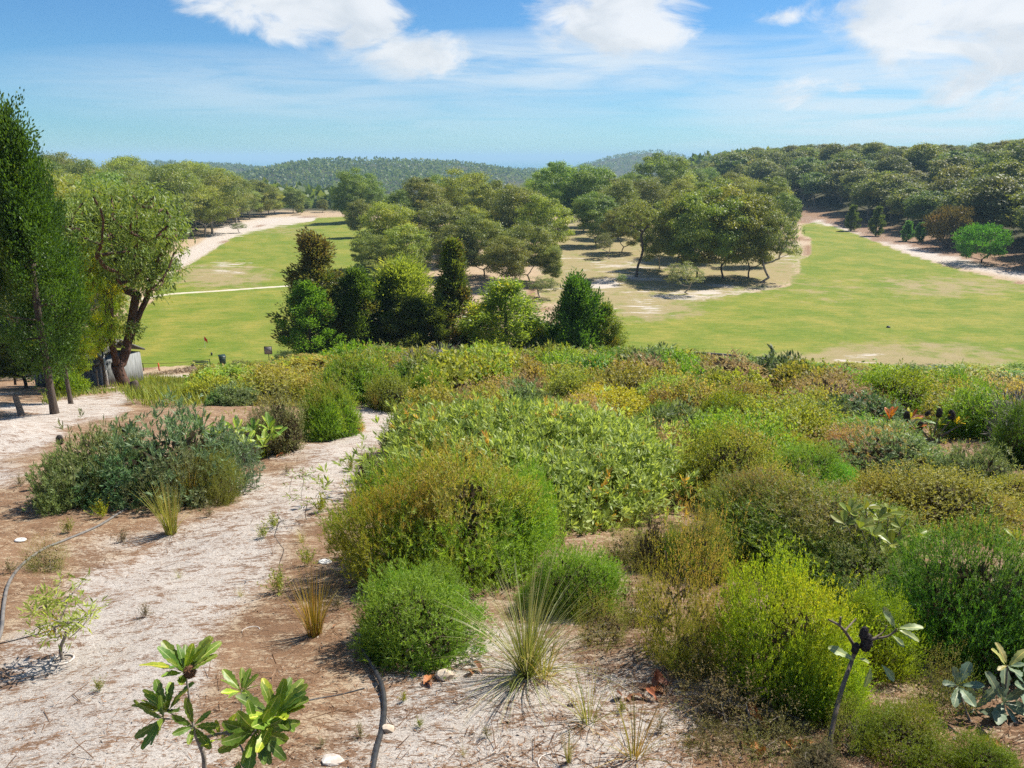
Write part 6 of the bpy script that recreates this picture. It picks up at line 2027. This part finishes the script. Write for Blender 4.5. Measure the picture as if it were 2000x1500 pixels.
# ------------------------------------------------------------------ pipes and small built things
def ground_pipe(name, px_pts, r, mat, label, lift=0.6, n=60, cat='pipe'):
    pts = []
    for q in px_pts:
        g = G(q[0], q[1])
        g[2] += r * lift + (q[2] if len(q) > 2 else 0)
        pts.append(g)
    c = spline(pts, n)
    mb = MB()
    pipe(mb, c, r, 9)
    tag(O(name, mb.mesh(name, mat, True)), label, cat)
ground_pipe('pipe', [(722, 1540), (735, 1470), (748, 1420), (751, 1375), (744, 1340, .03), (722, 1300, .05), (705, 1268, .05), (712, 1228, .03), (735, 1195)], 0.020, M_BLACKPIPE, 'black irrigation pipe coming out from under the feathery green shrub at the bottom')
ground_pipe('pipe', [(-20, 1275), (2, 1240), (8, 1185), (18, 1140), (44, 1105), (85, 1075), (120, 1060), (190, 1030), (240, 1000), (290, 975)], 0.020, M_GREYPIPE, 'dusty grey irrigation hose winding over the sand at the left')
ground_pipe('hose', [(560, 1378), (620, 1366), (665, 1358), (712, 1346)], 0.006, M_BLACKPIPE, 'thin black hose branching off the black pipe')
ground_pipe('hose', [(-20, 1262), (20, 1253), (60, 1243), (110, 1230)], 0.006, M_BLACKPIPE, 'thin black hose across the sand toward the little crooked tree')
ground_pipe('pipe', [(1355, 713, .75), (1400, 717, .75), (1440, 722, .75), (1490, 727, .7), (1545, 733, .6)], 0.09, M_GREYPIPE, 'dark pipe lying across the tops of the heath near its far edge', 1.0)

def ring(px, py, r, tube, mat, label, name, cat, arc=6.283, a0=0.0, tilt=0.0):
    g = G(px, py)
    th = np.linspace(a0, a0 + arc, 26)
    pts = np.stack([g[0] + r * np.cos(th), g[1] + r * np.sin(th), np.zeros(26)], 1)
    pts[:, 2] = hz(pts[:, 0], pts[:, 1]) + tube + tilt * np.sin(th)
    mb = MB()
    pipe(mb, pts, tube, 6)
    tag(O(name, mb.mesh(name, mat, True)), label, cat)
ring(122, 1291, 0.10, 0.011, M_DIRTYWHITE, 'pale plastic collar around the foot of the little crooked tree', 'plant_collar', 'collar')
ring(490, 1232, 0.085, 0.005, M_DIRTYWHITE, 'thin pale half ring lying on the sand', 'wire_ring', 'ring', 3.4, 0.2)
ring(1082, 1492, 0.11, 0.006, M_DIRTYWHITE, 'thin pale hoop lying at the bottom edge', 'wire_ring', 'ring', 5.0, 0.6)

def disc(px, py, r, label):
    g = G(px, py)
    mb = MB()
    th = np.linspace(0, 2 * math.pi, 22, endpoint=False)
    prof = [(r, 0.0), (r, 0.012), (r * 0.8, 0.020), (r * 0.35, 0.022), (r * 0.30, 0.006)]
    V = [[a * math.cos(t), a * math.sin(t), z] for a, z in prof for t in th]
    F = [[k * 22 + i, k * 22 + (i + 1) % 22, (k + 1) * 22 + (i + 1) % 22, (k + 1) * 22 + i] for k in range(4) for i in range(22)]
    mb.add(V, F)
    t = TH('plastic_disc', label, 'disc', g + np.array([0, 0, 0.006]))
    t.rotation_euler = (-0.16, 0.05, 0)
    O('rim', mb.mesh('disc_rim', M_WHITE, True), t)
    k = MB()
    k.add([[0.31 * r * math.cos(a), 0.31 * r * math.sin(a), 0.008] for a in th] + [[0, 0, 0.008]], [[i, (i + 1) % 22, 22] for i in range(22)])
    O('hole', k.mesh('disc_hole', M_GREYPIPE), t)
disc(635, 1099, 0.085, 'white plastic disc with a hole, lying in the shade edge by the round rusty-capped shrub')
disc(40, 1056, 0.075, 'white plastic disc beside the grey hose at the left')

def build_marker_post():
    g = G(492, 1432)
    t = TH('marker_post', 'short white square plastic post behind the young saw-leaved banksia', 'post', g)
    mb = MB()
    box(mb, [0, 0, 0.06], [0.075, 0.05, 0.14], 0.3)
    O('post', mb.mesh('post', M_WHITE), t)
    mb = MB()
    box(mb, [0, 0, 0.136], [0.085, 0.06, 0.012], 0.3)
    O('cap', mb.mesh('cap', M_DIRTYWHITE), t)
build_marker_post()

def build_shed():
    g = G(205, 752)
    Y = g[1]
    rz = R_(-14)
    t = TH('shed', 'small grey board shed with a white corner board behind the forked eucalypt', 'shed', g, rz)
    hb = PT(215, 712, Y)[2] - g[2]
    mb = MB()
    box(mb, [-2.2, 1.4, hb / 2 - 0.3], [4.4, 2.8, hb + 0.6])
    O('wall', mb.mesh('shed_wall', M_SHED), t)
    for k in range(13):
        m2 = MB()
        box(m2, [-4.23 + k * 0.335, -0.012, hb / 2 - 0.2], [0.29, 0.022, hb + 0.4])
        O('board', m2.mesh('board', M_SHED), t)
    mb = MB()
    box(mb, [0.03, 0.02, hb / 2 + 0.15], [0.30, 0.12, hb + 0.9])
    O('corner_board', mb.mesh('corner_board', M_WHITE), t)
    mb = MB()
    V = [[-4.7, -0.35, hb + 0.02], [0.1, -0.35, hb + 0.02], [0.1, 1.4, hb + 0.95], [-4.7, 1.4, hb + 0.95], [0.1, 3.1, hb + 0.02], [-4.7, 3.1, hb + 0.02]]
    V2 = [[x, y, z + 0.08] for x, y, z in V]
    mb.add(V + V2, [[0, 3, 2, 1], [3, 5, 4, 2], [6, 7, 8, 9], [9, 8, 10, 11], [0, 1, 7, 6], [5, 11, 10, 4], [1, 2, 8, 7], [2, 4, 10, 8], [0, 6, 9, 3], [3, 9, 11, 5]])
    rf_ = O('roof', mb.mesh('shed_roof', M_ROOF), t)
    mb = MB()
    pipe(mb, [[-0.15, 1.3, hb + 0.9], [-0.15, 1.3, hb + 1.5]], 0.07, 8)
    O('vent', mb.mesh('roof_vent', M_ROOF), rf_)
build_shed()

def post(mb, a, b, r, sides=7):
    frusta(mb, [a], [b], [r], [r * 0.92], sides)

def build_fence():
    P = [G(212, 736), G(281, 725), G(363, 716), G(411, 717)]
    tops = [PT(212, 714, P[0][1])[2], PT(281, 709, P[1][1])[2], PT(311, 711, P[1][1])[2], PT(411, 705, P[3][1])[2]]
    g = P[0]
    t = TH('rope_fence', 'low rope fence on thin dark posts along the front of the green', 'fence', g)
    ends = []
    for k, (p, h) in enumerate(((P[0], 1.1), (P[1], 0.95), (P[3], 0.95))):
        m_ = MB()
        q = p - g
        post(m_, q - np.array([0, 0, 0.2]), q + np.array([0, 0, h]), 0.045)
        O('post', m_.mesh('post', M_ROPE), t)
        ends.append(q + np.array([0, 0, h - 0.05]))
    mb = MB()
    for a, b in zip(ends[:-1], ends[1:]):
        s = np.linspace(0, 1, 14)[:, None]
        c = a + (b - a) * s
        c[:, 2] -= 0.16 * 4 * (s[:, 0] * (1 - s[:, 0]))
        pipe(mb, c, 0.022, 5)
    O('rope', mb.mesh('rope', M_ROPE), t)
    g = G(311, 724)
    t = TH('marker_stake', 'orange stake standing at the rope fence', 'stake', g)
    m_ = MB()
    box(m_, [0, 0, 0.42], [0.13, 0.06, 0.95])
    O('stake', m_.mesh('stake', M_ORANGE), t)
    g = G(350, 537)
    m_ = MB()
    box(m_, [0, 0, 0.5], [0.12, 0.12, 1.2])
    tag(O('marker_stake', m_.mesh('marker_stake', M_ORANGE), loc=g), 'far orange stake near the edge of the left forest', 'stake')
    g = G(192, 758)
    m_ = MB()
    post(m_, [0, 0, -0.1], [0.05, 0, 0.95], 0.04)
    tag(O('fence_post', m_.mesh('fence_post', M_POSTW, True), loc=g), 'thin grey post in front of the grey shed', 'post')
build_fence()

def build_bin():
    g = G(435, 709)
    g = PT(435, 709, 86); g[2] = float(hz(g[0], g[1]))
    t = TH('bin', 'dark green wheelie bin standing at the edge of the green', 'bin', g, 0.5)
    mb = MB()
    V = [[-0.24, -0.28, 0.08], [0.24, -0.28, 0.08], [0.24, 0.24, 0.08], [-0.24, 0.24, 0.08], [-0.31, -0.36, 1.02], [0.31, -0.36, 1.02], [0.31, 0.36, 1.02], [-0.31, 0.36, 1.02]]
    V = [[a * 1.15, b * 1.15, c * 1.1] for a, b, c in V]
    mb.add(V, [[3, 2, 1, 0], [0, 1, 5, 4], [1, 2, 6, 5], [2, 3, 7, 6], [3, 0, 4, 7], [4, 5, 6, 7]])
    O('body', mb.mesh('bin_body', M_DARKPLASTIC), t)
    mb = MB()
    box(mb, [0, 0, 1.17], [0.78, 0.88, 0.09], M=[[1, 0, 0], [0, 1, 0], [0, 0.12, 1]])
    O('lid', mb.mesh('bin_lid', M_DARKPLASTIC), t)
    for s in (-1, 1):
        mb = MB()
        pipe(mb, [[s * 0.33, 0.3, 0.13], [s * 0.39, 0.3, 0.13]], 0.13, 12)
        O('wheel', mb.mesh('bin_wheel', M_BLACKPIPE), t)
    mb = MB()
    pipe(mb, [[-0.28, 0.46, 1.1], [0.28, 0.46, 1.1]], 0.025, 6)
    O('handle', mb.mesh('bin_handle', M_BLACKPIPE), t)
build_bin()

def build_bench():
    g = PT(390, 718, 84); g[2] = float(hz(g[0], g[1]))
    t = TH('bench', 'dark green bench at the front edge of the green beside the rope fence', 'bench', g, R_(-8))
    for k in range(3):
        mb = MB()
        box(mb, [0, -0.16 + 0.16 * k, 0.46], [1.9, 0.13, 0.045])
        O('seat_slat', mb.mesh('seat_slat', M_BENCH), t)
    for k in range(2):
        mb = MB()
        box(mb, [0, 0.27 + 0.03 * k, 0.66 + 0.17 * k], [1.9, 0.035, 0.12])
        O('back_slat', mb.mesh('back_slat', M_BENCH), t)
    for s in (-1, 1):
        for yy, hh in ((-0.17, 0.44), (0.24, 0.9)):
            mb = MB()
            box(mb, [s * 0.8, yy, hh / 2 - 0.02], [0.07, 0.07, hh])
            O('leg', mb.mesh('leg', M_BENCH), t)
build_bench()

def build_sign():
    g = PT(526, 706, 78); g[2] = float(hz(g[0], g[1]))
    top = PT(526, 677, 78)[2] - g[2]
    bot = PT(526, 691, 78)[2] - g[2]
    t = TH('sign', 'small grey sign board on a thin post at the edge of the green', 'sign', g, R_(4))
    mb = MB()
    post(mb, [0, 0, -0.2], [0, 0, top - 0.05], 0.04)
    O('post', mb.mesh('post', M_ROPE), t)
    mb = MB()
    box(mb, [0, -0.06, (top + bot) / 2], [0.74, 0.035, top - bot])
    O('panel', mb.mesh('sign_panel', M_SIGN), t)
    mb = MB()
    for zz in (top + 0.012, bot - 0.012):
        box(mb, [0, -0.06, zz], [0.80, 0.05, 0.05])
    for s in (-1, 1):
        box(mb, [s * 0.385, -0.06, (top + bot) / 2], [0.045, 0.05, top - bot - 0.03])
    O('frame', mb.mesh('sign_frame', M_ROPE), t)
build_sign()

def build_flag():
    g = PT(402, 690, 96); g[2] = float(hz(g[0], g[1]))
    top = PT(402, 656, 96)[2] - g[2]
    t = TH('flagstick', 'golf flagstick with a small red flag on the green', 'flag', g)
    mb = MB()
    pipe(mb, [[0, 0, -0.1], [0, 0, top]], 0.018, 6)
    O('pole', mb.mesh('pole', M_WHITE), t)
    mb = MB()
    V, F = [], []
    for i in range(6):
        for j in range(3):
            s = i / 5
            V.append([0.02 + 0.40 * s, 0.06 * math.sin(5 * s), top - 0.06 - 0.28 * j - 0.42 * s * (1 - 0.12 * j) + 0.0])
    for i in range(5):
        for j in range(2):
            F.append([i * 3 + j, i * 3 + j + 1, i * 3 + j + 4, i * 3 + j + 3])
    mb.add(V, F)
    O('cloth', mb.mesh('flag_cloth', M_RED, True), t)
    g = PT(413, 689, 92); g[2] = float(hz(g[0], g[1]))
    mb = MB()
    pipe(mb, [[0, 0, -0.05], [0, 0, 0.22], [0.01, 0, 0.36], [0.02, 0, 0.40]], [0.10, 0.12, 0.10, 0.03], 10)
    tag(O('tee_marker', mb.mesh('tee_marker', M_BLACKPIPE, True), loc=g), 'small black marker on the green between the flag and the bin', 'marker')
    g = G(1735, 640)
    mb = MB()
    pipe(mb, [[0, 0, -0.05], [0, 0, 0.16], [0.03, 0, 0.26]], [0.30, 0.26, 0.08], 10)
    tag(O('tee_marker', mb.mesh('tee_marker', M_BLACKPIPE, True), loc=g), 'small dark marker lying out on the right fairway', 'marker')
build_flag()

def build_posts():
    g = G(43, 812)
    H = PT(38, 770, g[1])[2] - g[2]
    t = TH('log_post', 'old weathered log post leaning at the left below the cypress trunks', 'post', g)
    mb = MB()
    c = np.array([[0, 0, -0.1], [-0.04, 0, H * 0.4], [-0.09, 0, H * 0.8], [-0.10, 0, H]])
    pipe(mb, c, [0.11, 0.095, 0.085, 0.07], 9)
    O('post', mb.mesh('log', M_POSTW, True), t)
    mb = MB()
    pipe(mb, [[-0.09, 0, H * 0.88], [-0.02, -0.05, H * 1.02]], [0.045, 0.03], 6)
    O('stub', mb.mesh('stub', M_POSTW, True), t)
    g = G(265, 768)
    H = PT(265, 745, g[1])[2] - g[2]
    mb = MB()
    pipe(mb, [[0, 0, -0.1], [0.03, 0, H * 0.5], [0.0, 0, H * 0.85], [0.12, 0, H]], [0.24, 0.20, 0.19, 0.08], 9)
    tag(O('stump', mb.mesh('stump', M_BARK, True), loc=g), 'dark burnt stump beside the foot of the forked eucalypt', 'stump')
build_posts()

def build_mulch():
    """The heap of brown prunings along the front of the green."""
    rng = np.random.default_rng(90)
    n = 3600
    px = rng.uniform(275, 412, n)
    A, B = G(285, 733), G(408, 720)
    t = rng.random((n, 1))
    P = A + (B - A) * t + rng.normal(size=(n, 3)) * np.array([0.5, 0.9, 0])
    P[:, 2] = hz(P[:, 0], P[:, 1]) + rng.random(n) * 0.32 * np.exp(-((t[:, 0] - 0.7) / 0.3) ** 2) + 0.02
    D = nrm(rng.normal(size=(n, 3)) * np.array([1, 1, 0.4]))
    mb = MB()
    mb.quads(leaf_quads(P, D, rng.uniform(0.12, 0.5, n), 0.07, rng), rng.random(n), rng.random(n) * 0.7)
    tag(O('mulch', mb.mesh('mulch', M_LITTER)), 'heap of brown prunings along the rope fence', kind='stuff')
build_mulch()
print('unique mesh loops/2', sum(len(m.loops) - 2 * len(m.polygons) for m in bpy.data.meshes if m.users), 'objects', len(bpy.data.objects), round(time.time() - T0, 1))
